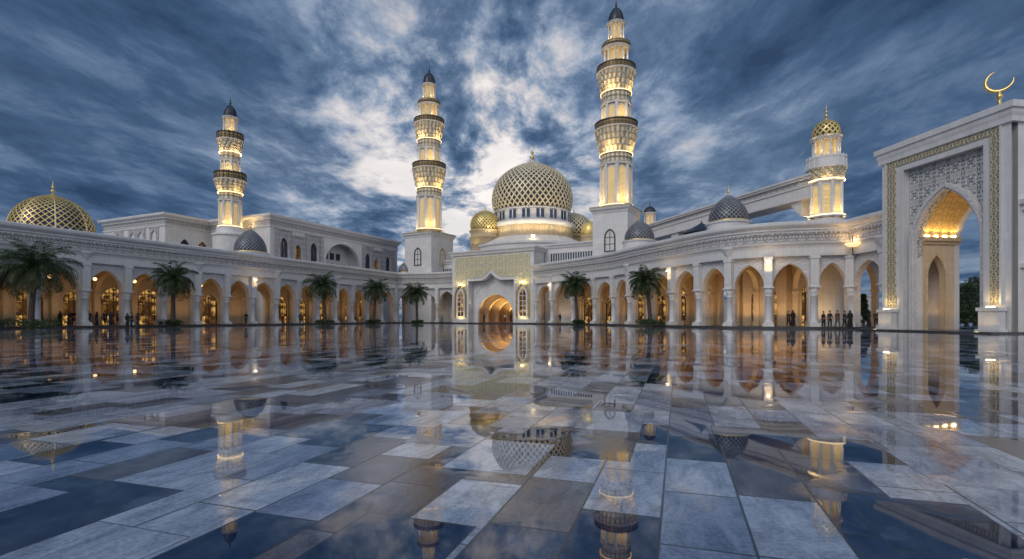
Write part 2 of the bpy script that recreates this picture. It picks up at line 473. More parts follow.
    for L in lamps:
        if L == 'corner': continue
        i, s = L
        a = pts[max(i-1, 0)]; b = pts[min(i+1, n-1)]; ang = math.atan2((b-a).y, (b-a).x)
        m = MB(); m.box(-.13, .13, -.1, .1, 6.86, 6.95)
        p = pts[i] + Vector((math.sin(ang), -math.cos(ang)))*.85
        m.build('wall_lamp', LAMPS, root, (p.x, p.y, 0), ang)
        p = pts[i] + Vector((math.sin(ang), -math.cos(ang)))*1.6
        plight((p.x, p.y, 5.7), s*.42, root, .12, (1, .66, .30))
    return root

# ---- domes
ONION = [(.90,0),(.955,.10),(.99,.24),(1,.38),(.985,.54),(.94,.70),(.865,.86),(.76,1.0),(.63,1.12),(.48,1.215),(.33,1.29),(.19,1.35),(.08,1.405),(.02,1.46)]
POINT = [(.98,0),(1.0,.12),(.985,.32),(.92,.54),(.81,.75),(.67,.94),(.51,1.10),(.34,1.24),(.18,1.35),(.06,1.43),(.015,1.48)]
HALF = [(1,0),(.995,.12),(.97,.27),(.92,.42),(.85,.555),(.755,.68),(.64,.785),(.51,.87),(.37,.935),(.23,.985),(.11,1.025),(.03,1.075)]
def fine(P, k=4):
    o = []
    for (a, b) in zip(P, P[1:]):
        for j in range(k): o.append((a[0]+(b[0]-a[0])*j/k, a[1]+(b[1]-a[1])*j/k))
    return o + [P[-1]]
def dome(parent, c, r, hz, prof, shell, lat, n, tilt=1.0, w=.2, th=.08, fin=1.5, ribs=0, ribmat=None, name='dome', nlathe=48, stop=.07, finmat=None):
    sm = catmull(prof, 4)
    prof = [(max(x, .001)*r, z*r*hz) for x, z in sm]
    m = MB(); m.lathe(prof, nlathe); d = m.build(name, shell, parent, c)
    if lat:
        L = MB()
        for sgn in (-1, 1):
            for k in range(n):
                th0 = 2*math.pi*k/n; ang = th0; rows = []
                for i in range(len(prof)):
                    rr, z = prof[i]
                    if i:
                        ds = math.hypot(rr - prof[i-1][0], z - prof[i-1][1]); ang += sgn*tilt*ds/max(.5*(rr+prof[i-1][0]), .02*r)
                    if rr < stop*r: break
                    ca, sa = math.cos(ang), math.sin(ang)
                    ww = w*(.35 + .65*rr/r)*.5
                    # local frame: radial n, tangent around t, up the meridian u
                    j = min(i+1, len(prof)-1); q = max(i-1, 0)
                    du = Vector((prof[j][0]-prof[q][0], prof[j][1]-prof[q][1])).normalized()
                    nr, nz = du.y, -du.x
                    P = Vector((rr*ca, rr*sa, z)); nn = Vector((nr*ca, nr*sa, nz)); t = Vector((-sa, ca, 0)); u = Vector((du.x*ca, du.x*sa, du.y))
                    s_ = (t - u*sgn*0.9*tilt).normalized()
                    e = th + (.006 if sgn > 0 else 0)
                    rows.append([P + s_*ww - nn*.03, P + s_*ww + nn*e, P - s_*ww + nn*e, P - s_*ww - nn*.03])
                if len(rows) > 1: L.grid(rows, False, False)
        L.build('lattice', lat, d)
    if ribs:
        L = MB()
        for k in range(ribs):
            a = 2*math.pi*k/ribs; rows = []
            L.tube([((x+.04)*math.cos(a), (x+.04)*math.sin(a), z) for x, z in prof if x > stop*r*.6], [max(.03, w*.8*(.3+.7*x/r)) for x, z in prof if x > stop*r*.6], 6)
        L.build('ribs', ribmat or lat, d)
    if fin:
        zt = prof[-1][1]; f = MB(); s = fin
        f.lathe([(.10*s, -.08*s), (.06*s, .0), (.05*s, .1*s), (.13*s, .18*s), (.15*s, .24*s), (.12*s, .31*s), (.03*s, .37*s), (.03*s, .44*s), (.10*s, .5*s), (.11*s, .55*s), (.08*s, .61*s), (.025*s, .66*s), (.02*s, .95*s), (.001, 1.05*s)], 12, (0, 0, zt))
        # crescent on the tip
        P = []; 
        for i in range(13):
            a = R(-50 + 280*i/12); P.append((.10*s*math.cos(a + R(90) - R(90)), 0, zt + 1.0*s + .10*s*math.sin(a - R(90)) ))
        f.build('finial', finmat or GOLD, d)
    return d

# ---- minarets
def minaret(name, label, loc, segs, group=None, rz=0.0, cat='minaret', cove=1.0):
    root = thing(name, label, cat, loc, rz, group)
    pan = {}
    for sg in segs:
        k = sg[0]
        if k == 'shaft' or k == 'shaft2':
            _, z0, z1, r = sg; h = z1 - z0; ap = r*math.cos(math.pi/8)
            m = MB(); m.lathe([(r*.93, z0), (r*.93, z1)], 8, sm=False, a0=math.pi/8)
            for i in range(8):
                a = math.pi/8 + math.pi/4*i
                m.lathe([(.13*r, z0), (.13*r, z1 - .02)], 8, (r*.95*math.cos(a), r*.95*math.sin(a), 0))
            m.lathe([(r*1.0, z1-.3), (r*1.12, z1-.25), (r*1.14, z1), (r*.9, z1)], 8, sm=False, a0=math.pi/8)
            m.lathe([(r*1.2, z0-.05), (r*1.2, z0+.12), (r*1.0, z0+.2), (r*.9, z0+.2)], 16, sm=False)
            m.build('shaft', MOULD, root)
            pw = ap*math.tan(math.pi/8)*.66
            C = arch_pts(0, pw, z1 - .6 - pw*1.3, z1 - .6, z0 + .45, 5)
            y = -(r*.93*math.cos(math.pi/8))
            p0 = None
            for i in range(8):
                if p0 is None:
                    q = MB(); slab_of(C, q, y - .05, y + .05); p0 = q.build('panel', GOLDSCREEN, root)
                    q = MB(); arch_ring(q, C, .14, y - .11, y, .0); q.build('panel_frame', WHITE2, p0)
                else: copy(p0, root, rz=math.pi/4*i)
            m = MB(); rr = r*1.16
            m.lathe([(rr, z0 + .12), (rr, z0 + .22), (rr - .1, z0 + .22), (rr - .1, z0 + .12)], 32); m.build('cove_light', COVE, root)
            for i in range(4):
                a = math.pi/4 + math.pi/2*i; plight((r*1.55*math.cos(a), r*1.55*math.sin(a), z0 + .2), cove*h*r*70, root, .1, (1, .68, .28))
        elif k == 'neck':
            _, z0, z1, r = sg; h = z1 - z0
            m = MB(); m.lathe([(r*1.06, z0), (r*1.06, z0+h*.15), (r, z0+h*.2), (r, z0+h*.45), (r*1.05, z0+h*.48), (r*1.05, z0+h*.55), (r, z0+h*.58), (r, z0+h*.88), (r*1.07, z0+h*.92), (r*1.07, z1), (r*.5, z1)], 32)
            m.build('neck', MUQ if h > 1.2 else MOULD, root)
        elif k == 'flare':
            _, z0, z1, r0, r1 = sg; h = z1 - z0; rows = 4; prof = [(r0*.97, z0)]
            m = MB()
            for i in range(rows):
                ra = r0 + (r1-r0)*(i/rows)**.72; rb = r0 + (r1-r0)*((i+1)/rows)**.72; za = z0 + h*i/rows; zb = z0 + h*(i+1)/rows
                ph = (i % 2)*math.pi/20
                m.lathe([(ra, za), (ra*1.005, za + (zb-za)*.35), (ra+(rb-ra)*.4, za + (zb-za)*.7), (rb, zb - .12*(zb-za)), (rb*1.01, zb), (rb*.9, zb)], 80, mod=lambda a, z, ph=ph: 1 + .035*math.cos(20*a + ph*20))
            m.build('muqarnas', MUQ, root)
            rr = r0 + .22; m = MB(); m.lathe([(rr, z0-.12), (rr, z0-.02), (rr-.12, z0-.02), (rr-.12, z0-.12)], 32); m.build('cove_light', COVE, root)
            for i in range(4):
                a = math.pi/2*i; plight(((r1+.5)*math.cos(a), (r1+.5)*math.sin(a), z0 - .3), cove*h*r1*90, root, .15, (1, .68, .28))
        elif k == 'rail':
            _, z0, z1, r = sg[:4]; light = len(sg) > 4
            m = MB(); m.lathe([(r*.5, z0), (r*1.02, z0), (r*1.03, z0+.18), (r*.5, z0+.18)], 40, sm=False); m.build('balcony_floor', MOULD, root)
            m = MB()
            zt = z1 - .22
            m.lathe([(r*.985, z0+.18), (r*.985, zt), (r*.955, zt), (r*.955, z0+.18)], 40, sm=False)
            m.build('parapet', WHITE2 if light else RAILM, root)
            m = MB(); m.lathe([(r*1.01, zt), (r*1.01, z1), (r*.93, z1), (r*.93, zt), (r*1.01, zt)], 40, sm=False)
            for i in range(20):
                a = 2*math.pi*i/20; m.box(r*.97*math.cos(a)-.06, r*.97*math.cos(a)+.06, r*.97*math.sin(a)-.06, r*.97*math.sin(a)+.06, z0+.18, z1+.12)
            m.build('handrail', WHITE2 if light else BRONZE, root)
        elif k == 'lantern':
            _, z0, z1, r = sg; h = z1 - z0
            m = MB(); m.lathe([(r*.66, z0), (r*.66, z1)], 16); m.lathe([(r*1.08, z0-.02), (r*1.08, z0+.12), (r*.6, z0+.14)], 24, sm=False)
            m.build('core', GOLDSCREEN, root)
            p0 = None
            for i in range(10):
                a = 2*math.pi*i/10
                if p0 is None:
                    q = MB(); q.lathe([(.13*r, z0+.1), (.13*r, z0+.25), (.085*r, z0+.3), (.08*r, z1-.5), (.15*r, z1-.32), (.15*r, z1-.28)], 10, (r*.9, 0, 0)); p0 = q.build('colonnette', MOULD, root)
                else: copy(p0, root, rz=a)
            m = MB(); m.lathe([(r*.8, z1-.32), (r*1.04, z1-.3), (r*1.04, z1-.12), (r*1.14, z1-.05), (r*1.14, z1+.02), (r*.3, z1+.02)], 32); m.build('ring_beam', MOULD, root)
            rr = r*.86; m = MB(); m.lathe([(rr, z0 + .14), (rr, z0 + .22), (rr - .1, z0 + .22), (rr - .1, z0 + .14)], 24); m.build('cove_light', COVE, root)
            for i in range(2):
                plight((r*1.22*math.cos(-2 + i*1.5), r*1.22*math.sin(-2 + i*1.5), z0 + .4), cove*h*r*50, root, .1, (1, .68, .26))
        elif k == 'ring':
            _, z0, z1, r = sg; h = z1 - z0
            m = MB(); m.lathe([(r*.8, z0), (r*.97, z0+h*.2), (r, z0+h*.4), (r, z0+h*.8), (r*.97, z1), (r*.4, z1)], 40); m.build('ring_gallery', RAILM if len(sg) < 5 else MOULD, root)
        elif k == 'cap':
            _, z0, z1, r, fin = sg
            hh = z1 - z0; m = MB(); P = [(1.0, 0), (1.03, .12), (1.0, .32), (.9, .52), (.74, .7), (.52, .85), (.28, .95), (.06, 1.0), (.02, 1.02)]
            pr = [(max(.01, x)*r, z0 + z*hh) for x, z in catmull(P, 3)]
            m.lathe(pr, 24)
            for i in range(12):
                a = 2*math.pi*i/12; m.tube([((x+.01)*math.cos(a), (x+.01)*math.sin(a), z) for x, z in pr], .035, 5)
            d = m.build('cap_dome', SLATE, root)
            f = MB(); s = fin; f.lathe([(.10*s, -.1*s), (.05*s, .05*s), (.13*s, .18*s), (.15*s, .24*s), (.12*s, .31*s), (.03*s, .37*s), (.09*s, .5*s), (.11*s, .55*s), (.08*s, .61*s), (.025*s, .66*s), (.02*s, .95*s), (.001, 1.05*s)], 12, (0, 0, z1)); f.build('finial', BRONZE, d)
        elif k == 'square':
            _, z0, z1, hw = sg
            m = MB(); m.box(-hw, hw, -hw, hw, z0, z1); m.build('base_block', WHITE, root)
            for i in range(4): window(root, 0, -hw - .03, 12.7, 15.0, 16.3, .8, GOLD if i % 2 else BRONZE, NICHE, w=.2, loc=(0, 0, 0), rz=math.pi/2*i)
            m = MB(); sq = [(-hw, -hw), (-hw, hw), (hw, hw), (hw, -hw)][::-1]
            m.sweep([(0, z1-.7), (.12, z1-.65), (.15, z1-.4), (.45, z1-.1), (.5, z1+.02), (.5, z1+.1), (-.9, z1+.1)], sq, True); m.build('base_cornice', MOULD, root)
            m = MB(); m.sweep([(.46, z1+.1), (.46, z1+.42), (.3, z1+.5), (.1, z1+.42), (.1, z1+.1)], sq, True); m.build('gilded_band', GOLDBAND, root)
            m = MB(); m.lathe([(hw*.95, z1+.1), (hw*.95, z1+.6), (hw*.8, z1+.7)], 8, a0=math.pi/8, sm=False); m.build('pedestal', MOULD, root)
        elif k == 'plinth':
            _, z0, z1, r = sg
            m = MB(); m.lathe([(r*1.25, z0), (r*1.25, z1-1.6), (r*1.35, z1-1.5), (r*1.35, z1-1.2), (r, z1-.9), (r, z1-.2), (r*.8, z1)], 32, sm=False); m.build('drum', WHITE2, root)
    return root

# ---- plants
def leafquad(m, p, d, w, l, rnd):
    d = d.normalized(); s = d.cross(Vector((rnd.uniform(-1,1), rnd.uniform(-1,1), rnd.uniform(-1,1)))).normalized()*w
    p = Vector(p); m.face([p - s*.4, p + d*l*.5 - s, p + d*l, p + d*l*.5 + s])
def palm_meshes(seed, h, crown_r, nf=46):
    rnd = random.Random(seed); t = MB(); pts = []; rad = []
    lean = (rnd.uniform(-.7, .7), rnd.uniform(-.5, .5))
    for i in range(22):
        f = i/21; pts.append((lean[0]*f*f, lean[1]*f*f, h*f)); rad.append((.27 - .09*f + (.10 if i < 2 else 0) + (.07 if f > .93 else 0))*(1 + .07*(i % 2)))
    t.tube(pts, rad, 12)
    c = MB(); top = Vector(pts[-1])
    for k in range(nf):
        a = k*2.39996 + rnd.uniform(-.2, .2); e0 = R(82 - 105*(k/nf) + rnd.uniform(-8, 8)); L = crown_r*rnd.uniform(1.0, 1.28)
        p = top.copy(); e = e0; P = [p.copy()]; ns = 16
        for i in range(ns):
            p = p + Vector((math.cos(a)*math.cos(e), math.sin(a)*math.cos(e), math.sin(e)))*L/ns
            e -= (.05 + .16*(i/ns))*(.75 + .5*math.cos(e0)); P.append(p.copy())
        c.tube(P, [.045*(1 - .8*i/ns) for i in range(ns+1)], 4)
        for i in range(2, ns + 1):
            d = (P[i] - P[i-1]).normalized(); side = d.cross(Vector((0,0,1))).normalized(); up = side.cross(d)
            ll = L*.30*math.sin(math.pi*min(.97, .12 + .85*i/ns))**.7
            for q in (0, .5):
                b = P[i-1] + (P[i]-P[i-1])*q
                for sg in (-1, 1):
                    ld = (side*sg*.85 + d*.65 - up*rnd.uniform(.05, .55)).normalized()
                    w = d*.035 + up*.01
                    tip = b + ld*ll*rnd.uniform(.8, 1.1) - Vector((0,0,ll*.16))
                    md = b + ld*ll*.5
                    c.face([b - w*.6, md - w, tip, md + w])
    dd = MB()
    for k in range(9):
        a = rnd.uniform(0, 6.28); L = crown_r*rnd.uniform(.45, .7); p = top - Vector((0, 0, .1)); e = R(-35); P = [p.copy()]
        for i in range(10):
            p = p + Vector((math.cos(a)*math.cos(e), math.sin(a)*math.cos(e), math.sin(e)))*L/10; e = max(R(-86), e - .16); P.append(p.copy())
        dd.tube(P, .03, 4)
        for i in range(2, 11):
            d = (P[i]-P[i-1]).normalized(); side = Vector((-math.sin(a), math.cos(a), 0))
            for sg in (-1, 1): 
                tip = P[i] + side*sg*L*.16 + d*L*.14; dd.face([P[i] - d*.04, P[i] + side*sg*L*.08 - d*.01, tip, P[i] + d*.05])
    return t, c, dd
def bush_mb(seed, rx, ry, h, n=1600, ls=.16):
    rnd = random.Random(seed); m = MB()
    bl = [(rnd.uniform(-.7, .7)*rx, rnd.uniform(-.7, .7)*ry, rnd.uniform(.35, .75)*h, rnd.uniform(.3, .5)) for _ in range(14)]
    for i in range(n):
        x, y, z, s = rnd.choice(bl)
        v = Vector((rnd.gauss(0, 1), rnd.gauss(0, 1), rnd.gauss(0, .8))).normalized()*rnd.uniform(.6, 1.0)
        p = Vector((x + v.x*s*rx, y + v.y*s*ry, max(.03, z + v.z*s*h*.7)))
        leafquad(m, p, v + Vector((0, 0, rnd.uniform(-.2, .8))), ls*.35, ls*rnd.uniform(.7, 1.3), rnd)
    return m
def tree(label, loc, h, r, seed, trunkf=.3, conic=False):
    rnd = random.Random(seed); root = thing('tree', label, 'tree', loc, 0, None)
    t = MB(); t.tube([(0, 0, -.1), (.05, 0, h*trunkf), (-.05, .05, h*.7)], [.22, .17, .06], 8)
    cl = []
    for i in range(26):
        a = rnd.uniform(0, 6.28); f = rnd.uniform(0, 1); z = h*(trunkf + (1-trunkf)*f)
        q = r*((1 - f*.95) if conic else math.sin(math.pi*(.15 + .8*f)))*rnd.uniform(.2, .8); cl.append(Vector((q*math.cos(a), q*math.sin(a), z)))
        if i < 8: t.tube([(0, 0, h*trunkf*.9), cl[-1]*.5 + Vector((0, 0, h*.2)), cl[-1]], [.09, .06, .02], 5)
    t.build('trunk', BARK, root)
    c = MB(); cr = r*(.22 if conic else .36)
    for i in range(3600):
        b = rnd.choice(cl); v = Vector((rnd.gauss(0, 1), rnd.gauss(0, 1), rnd.gauss(0, 1))).normalized()*rnd.uniform(.5, 1)*cr
        leafquad(c, b + v, v + Vector((0, 0, rnd.uniform(-.3, .3)*cr)), .09, rnd.uniform(.2, .36), rnd)
    c.build('crown', TREE, root); return root

# ---- people
def skin_mesh(name, V, E, Rr, mat, parent, sub=1):
    me = bpy.data.meshes.new(name); me.from_pydata(V, E, []); o = bpy.data.objects.new(name + '_src', me); COL.objects.link(o)
    md = o.modifiers.new('s', 'SKIN'); 
    for i, r in enumerate(Rr):
        sv = me.skin_vertices[0].data[i]; sv.radius = (r, r) if not isinstance(r, tuple) else r; sv.use_root = (i == 0)
    if sub: m2 = o.modifiers.new('u', 'SUBSURF'); m2.levels = sub; m2.render_levels = sub
    dg = bpy.context.evaluated_depsgraph_get(); nm = bpy.data.meshes.new_from_object(o.evaluated_get(dg))
    bpy.data.objects.remove(o); nm.name = name
    nm.materials.clear(); nm.materials.append(mat)
    for p in nm.polygons: p.use_smooth = True
    q = bpy.data.objects.new(name, nm); COL.objects.link(q); q.parent = parent; return q
SKIN = plain('skin', (.36, .22, .15), .5, var=.05)
HAIR = plain('dark_hair', (.012, .010, .009), .5)
def cloth(c): return plain('cloth', c, .85, var=.2, vs=5, bump=.3, bs=30)
CL = {'black': cloth((.012, .012, .014)), 'navy': cloth((.02, .028, .06)), 'grey': cloth((.10, .10, .11)), 'white': cloth((.62, .61, .6)),
      'brown': cloth((.13, .07, .045)), 'charcoal': cloth((.03, .03, .033)), 'olive': cloth((.06, .06, .035))}
def person(label, loc, rz, kind, top, bottom=None, h=1.7, stride=.12, group=None, arm=0.0):
    root = thing('person', label, 'person', loc, rz, group); s = h/1.75
    st = stride
    V = [(0,0,.95),(0,0,1.12),(0,.01,1.32),(0,.01,1.46),(0,0,1.54),(0,-.015,1.63),(0,-.01,1.71)]
    E = [(0,1),(1,2),(2,3),(3,4),(4,5),(5,6)]
    Rr = [.125,.115,.135,.075,.055,.088,.07]
    limb = {}
    for sg in (-1, 1):
        b = len(V); dy = st*sg
        V += [(.10*sg,0,.88),(.105*sg,-dy*.5-.02,.50),(.105*sg,-dy+.03,.09),(.115*sg,-dy-.14,.035)]
        E += [(0,b),(b,b+1),(b+1,b+2),(b+2,b+3)]; Rr += [.09,.062,.042,.036]
        limb['leg%d' % sg] = list(range(b, b+4))
        b = len(V); f = arm if sg > 0 else 0
        V += [(.175*sg,.01,1.41),(.205*sg,.03-f*.1,1.15),(.195*sg,-.06+dy*.3-f*.25,.92+f*.22),(.185*sg,-.085+dy*.3-f*.33,.84+f*.25)]
        E += [(3,b),(b,b+1),(b+1,b+2),(b+2,b+3)]; Rr += [.062,.045,.031,.034]
        limb['arm%d' % sg] = list(range(b, b+4)); hnd = b+3; hp = V[hnd]
        for q in range(5):
            V.append((hp[0] + (q-2)*.014 - (.02*sg if q == 0 else 0), hp[1] - .02 - (.02 if q == 0 else 0), hp[2] - (.06 if q == 0 else .09 + .01*(2-abs(q-2.4))))); E.append((hnd, len(V)-1)); Rr.append(.008)
    V.append((0, -.105, 1.625)); E.append((5, len(V)-1)); Rr.append(.016)   # nose
    S = lambda L: [(a*s, b*s, c*s) for a, b, c in L]
    body = skin_mesh('body', S(V), E, [r*s for r in Rr], SKIN, root)
    def sub(name, ids, extra, mat):
        mp = {k: i for i, k in enumerate(ids)}
        ee = [(mp[a], mp[b]) for a, b in E if a in mp and b in mp]
        skin_mesh(name, S([V[i] for i in ids]), ee, [(Rr[i] + extra)*s for i in ids], mat, root)
    if kind == 'robe':
        m = MB(); pr = [(.27, .03), (.25, .25), (.21, .6), (.185, .95), (.18, 1.1), (.20, 1.3), (.19, 1.42), (.08, 1.5)]
        m.lathe([(r*s, z*s) for r, z in pr], 28, mod=lambda a, z: (1 - .22*abs(math.sin(a))) * (1 + .05*math.sin(a*7)*(1 if z < 1.0*s else .3)))
        m.build('robe', CL[top], root)
        sub('sleeves', [3] + limb['arm1'][:3], .022, CL[top]); sub('sleeves', [3] + limb['arm-1'][:3], .022, CL[top])
        v = MB(); v.lathe([(.20*s, 1.32*s), (.15*s, 1.47*s), (.10*s, 1.53*s), (.112*s, 1.63*s), (.10*s, 1.71*s), (.06*s, 1.775*s), (.005, 1.79*s)], 20, (0, .025*s, 0)); v.build('headscarf', CL[bottom or top], root)
    else:
        sub('shirt', [2, 1, 0, 3] + limb['arm1'][:3] + limb['arm-1'][:3], .016, CL[top])
        sub('trousers', [0] + limb['leg1'][:3] + limb['leg-1'][:3], .018, CL[bottom])
        v = MB(); v.lathe([(.098*s, 1.66*s), (.10*s, 1.70*s), (.085*s, 1.765*s), (.045*s, 1.80*s), (.003, 1.81*s)], 16, (0, .012*s, 0)); v.build('hair', HAIR, root)
    return root
# ------------------------------------------------------------------ ground
def ground_mat():
    m, nt, b = newmat('wet_paving')
    P = N(nt, 'TexCoord').outputs['Object']
    rot = N(nt, 'Mapping', {'Vector': P, 'Rotation': (0, 0, R(18))}).outputs[0]
    wz = N(nt, 'TexNoise', {'Vector': P, 'Scale': .35, 'Detail': 2.0}).outputs[1]
    s = N(nt, 'SeparateXYZ', {0: rot}); v, u = s.outputs[0], s.outputs[1]
    def cells(rw, ln, seed):
        vr = M_(nt, 'DIVIDE', M_(nt, 'ADD', v, seed*.37), rw); row = M_(nt, 'FLOOR', vr)
        wn = N(nt, 'TexWhiteNoise', {'W': M_(nt, 'ADD', row, seed)}, noise_dimensions='1D')
        sc = N(nt, 'SeparateColor', {0: wn.outputs[1]})
        L = M_(nt, 'MULTIPLY_ADD', sc.outputs[0], ln*.4, ln*.8)
        ur = M_(nt, 'ADD', M_(nt, 'DIVIDE', u, L), M_(nt, 'MULTIPLY', sc.outputs[1], 7.0)); cl = M_(nt, 'FLOOR', ur)
        fv = M_(nt, 'MULTIPLY', M_(nt, 'PINGPONG', vr, .5), rw); fu = M_(nt, 'MULTIPLY', M_(nt, 'PINGPONG', ur, .5), L)
        # pingpong(x,.5) is the distance to the nearest whole number
        e = M_(nt, 'MINIMUM', fv, fu)
        idv = N(nt, 'CombineXYZ', {0: row, 1: cl, 2: seed}).outputs[0]
        return idv, e
    idA, eA = cells(.44, .80, 5.0); idB, eB = cells(.66, .95, 17.0)
    rB = N(nt, 'TexWhiteNoise', {'Vector': idB}, noise_dimensions='3D')
    pick = M_(nt, 'GREATER_THAN', N(nt, 'SeparateColor', {0: rB.outputs[1]}).outputs[2], .70)
    nt_id = N(nt, 'Mix', {0: pick}, data_type='VECTOR'); nt.links.new(idA, nt_id.inputs[4]); nt.links.new(idB, nt_id.inputs[5])
    e_mix = N(nt, 'Mix', {0: pick, 2: eA, 3: eB}).outputs[0]
    rnd = N(nt, 'TexWhiteNoise', {'Vector': nt_id.outputs[1]}, noise_dimensions='3D')
    rc = N(nt, 'SeparateColor', {0: rnd.outputs[1]})
    base = RAMP(nt, rc.outputs[0], [(0, (.30, .34, .43)), (.20, (.48, .51, .57)), (.45, (.003, .014, .050)), (.74, (.14, .19, .29)), (.80, (.008, .026, .074)), (.975, (.16, .125, .115))], 'CONSTANT')
    mt = N(nt, 'TexNoise', {'Vector': N(nt, 'VectorMath', {0: P, 1: N(nt, 'VectorMath', {0: rnd.outputs[1], 'Scale': 9.0}, operation='SCALE').outputs[0]}, operation='ADD').outputs[0], 'Scale': 2.1, 'Detail': 7.0, 'Roughness': .62, 'Distortion': .8}).outputs[0]
    base = MIX(nt, M_(nt, 'MULTIPLY', SM(nt, mt, .52, .72), .55), base, (.16, .21, .30))
    base = MIX(nt, M_(nt, 'MULTIPLY', SM(nt, mt, .44, .30), .45), base, (.05, .06, .085))
    # stone veining and grain
    mp = N(nt, 'Mapping', {'Vector': rot, 'Scale': (5.0, 1.6, 1)}).outputs[0]
    off = N(nt, 'VectorMath', {0: mp, 1: N(nt, 'VectorMath', {0: rnd.outputs[1], 'Scale': 40.0}, operation='SCALE').outputs[0]}, operation='ADD').outputs[0]
    ve = N(nt, 'TexNoise', {'Vector': off, 'Scale': 1.3, 'Detail': 9.0, 'Roughness': .68, 'Distortion': 1.2}).outputs[0]
    gr = N(nt, 'TexNoise', {'Vector': P, 'Scale': 38.0, 'Detail': 6.0, 'Roughness': .7}).outputs[0]
    k = M_(nt, 'ADD', M_(nt, 'MULTIPLY', ve, .55), M_(nt, 'MULTIPLY', gr, .45))
    dark = N(nt, 'Mix', {0: 1.0, 6: base, 7: (.50, .52, .55, 1)}, data_type='RGBA', blend_type='MULTIPLY').outputs[2]
    lite = N(nt, 'Mix', {0: 1.0, 6: base, 7: (1.25, 1.24, 1.22, 1)}, data_type='RGBA', blend_type='MULTIPLY').outputs[2]
    st = MIX(nt, SM(nt, k, .36, .64), dark, lite)
    # water: low places hold a film, high places are damp
    pw = N(nt, 'TexNoise', {'Vector': N(nt, 'VectorMath', {0: P, 1: N(nt, 'VectorMath', {0: wz, 'Scale': 1.2}, operation='SCALE').outputs[0]}, operation='ADD').outputs[0], 'Scale': .55, 'Detail': 4.0, 'Roughness': .5}).outputs[0]
    lvl = M_(nt, 'ADD', pw, M_(nt, 'MULTIPLY', M_(nt, 'SUBTRACT', rc.outputs[1], .5), .07))
    wet = SM(nt, lvl, .41, .455)
    soak = N(nt, 'Mix', {0: wet, 6: st, 7: (.62, .68, .78, 1)}, data_type='RGBA', blend_type='MULTIPLY').outputs[2]
    grout = SM(nt, e_mix, .010, .004)
    col = MIX(nt, M_(nt, 'MULTIPLY', grout, .85), soak, (.012, .013, .016))
    nt.links.new(col, b.inputs['Base Color'])
    damp = M_(nt, 'ADD', M_(nt, 'ADD', M_(nt, 'MULTIPLY', rc.outputs[2], .035), .01), M_(nt, 'MULTIPLY', gr, .09))
    ro = N(nt, 'Mix', {0: wet, 2: damp, 3: .018}).outputs[0]
    nt.links.new(M_(nt, 'ADD', ro, M_(nt, 'MULTIPLY', grout, .2)), b.inputs['Roughness'])
    b.inputs['IOR'].default_value = 1.5; b.inputs['Specular IOR Level'].default_value = .78
    # relief: grain where dry, each slab a little out of level
    hgt = M_(nt, 'MULTIPLY', M_(nt, 'ADD', M_(nt, 'MULTIPLY', gr, .5), ve), M_(nt, 'SUBTRACT', 1.0, M_(nt, 'MULTIPLY', wet, .985)))
    bp = N(nt, 'Bump', {'Height': hgt, 'Strength': .14, 'Distance': .012})
    tl = N(nt, 'VectorMath', {0: N(nt, 'VectorMath', {0: rnd.outputs[1], 1: (.5, .5, .5)}, operation='SUBTRACT').outputs[0], 1: (.006, .006, 0)}, operation='MULTIPLY').outputs[0]
    tl = N(nt, 'VectorMath', {0: tl, 'Scale': M_(nt, 'SUBTRACT', 1.0, M_(nt, 'MULTIPLY', wet, .7))}, operation='SCALE').outputs[0]
    # faint ripples on the film
    rp = N(nt, 'TexNoise', {'Vector': P, 'Scale': 2.2, 'Detail': 2.0}).outputs[1]
    rp = N(nt, 'VectorMath', {0: N(nt, 'VectorMath', {0: rp, 1: (.5, .5, .5)}, operation='SUBTRACT').outputs[0], 1: (.006, .006, 0)}, operation='MULTIPLY').outputs[0]
    nn = N(nt, 'VectorMath', {0: bp.outputs[0], 1: tl}, operation='ADD').outputs[0]
    nn = N(nt, 'VectorMath', {0: nn, 1: rp}, operation='ADD').outputs[0]
    nt.links.new(N(nt, 'VectorMath', {0: nn}, operation='NORMALIZE').outputs[0], b.inputs['Normal'])
    return m
g = MB(); g.face([(-900, -300, 0), (900, -300, 0), (900, 1500, 0), (-900, 1500, 0)])
go = g.build('courtyard_paving', ground_mat()); go['kind'] = 'structure'

# ------------------------------------------------------------------ arcades
U = Vector((.4126, .911)); V_ = Vector((-.911, .4126))
def LX(D): return -51.7 + .4526*(D - 51.7)
lp = [(LX(54.3 + 3.98*k), 54.3 + 3.98*k) for k in range(-3, 15)]
lb = ['door', 'door', 'door', 'door', 'door', 'wide', 'wide', 'wall', 'door', 'wall', 'open', 'wide', 'wide', 'wide', 'open', 'door', 'wide']
left = arcade('arcade', 'long straight white arcade with palms before its lit doors, left side of the court', lp, [lp[0], lp[-1]], lb, power=230,
              lamps=[(9, 520)])
wl = [(-25.0, 110.6), (-15.9, 109.5), (-11.7, 107.3)]
wingl = arcade('arcade', 'short two bay arcade between the long arcade and the portal, under the middle minaret', wl, wl[:2] + [(-10.4, 106.6)], ['wide', 'door'], depth=5, power=420, brk=0, globes=False)
rp = [(4.6, 94.6), (7.2, 90), (10.3, 85.5), (13.2, 81), (15.4, 77), (16.8, 72.5), (18.3, 68), (20, 63.6), (21.7, 59.2), (23.7, 55.6), (26.65, 53.2), (30.6, 52), (34.1, 51.4), (34.45, 46.9)]
rpath = catmull(rp[:13], 4) + [(34.6, 45.7)]
rb = ['door', 'wide', 'wide', 'wide', 'door', 'wide', 'open', 'open', 'open', 'wide', 'open', 'door', 'open']
right = arcade('arcade', 'curved white arcade with two dark domes on its roof beside the great gate', rp, rpath, rb, power=400, brk=4, lamps=[(1, 320), (7, 600), (10, 700), 'corner'], globes=False, last=3.6, inner=(34.3, 49.0))
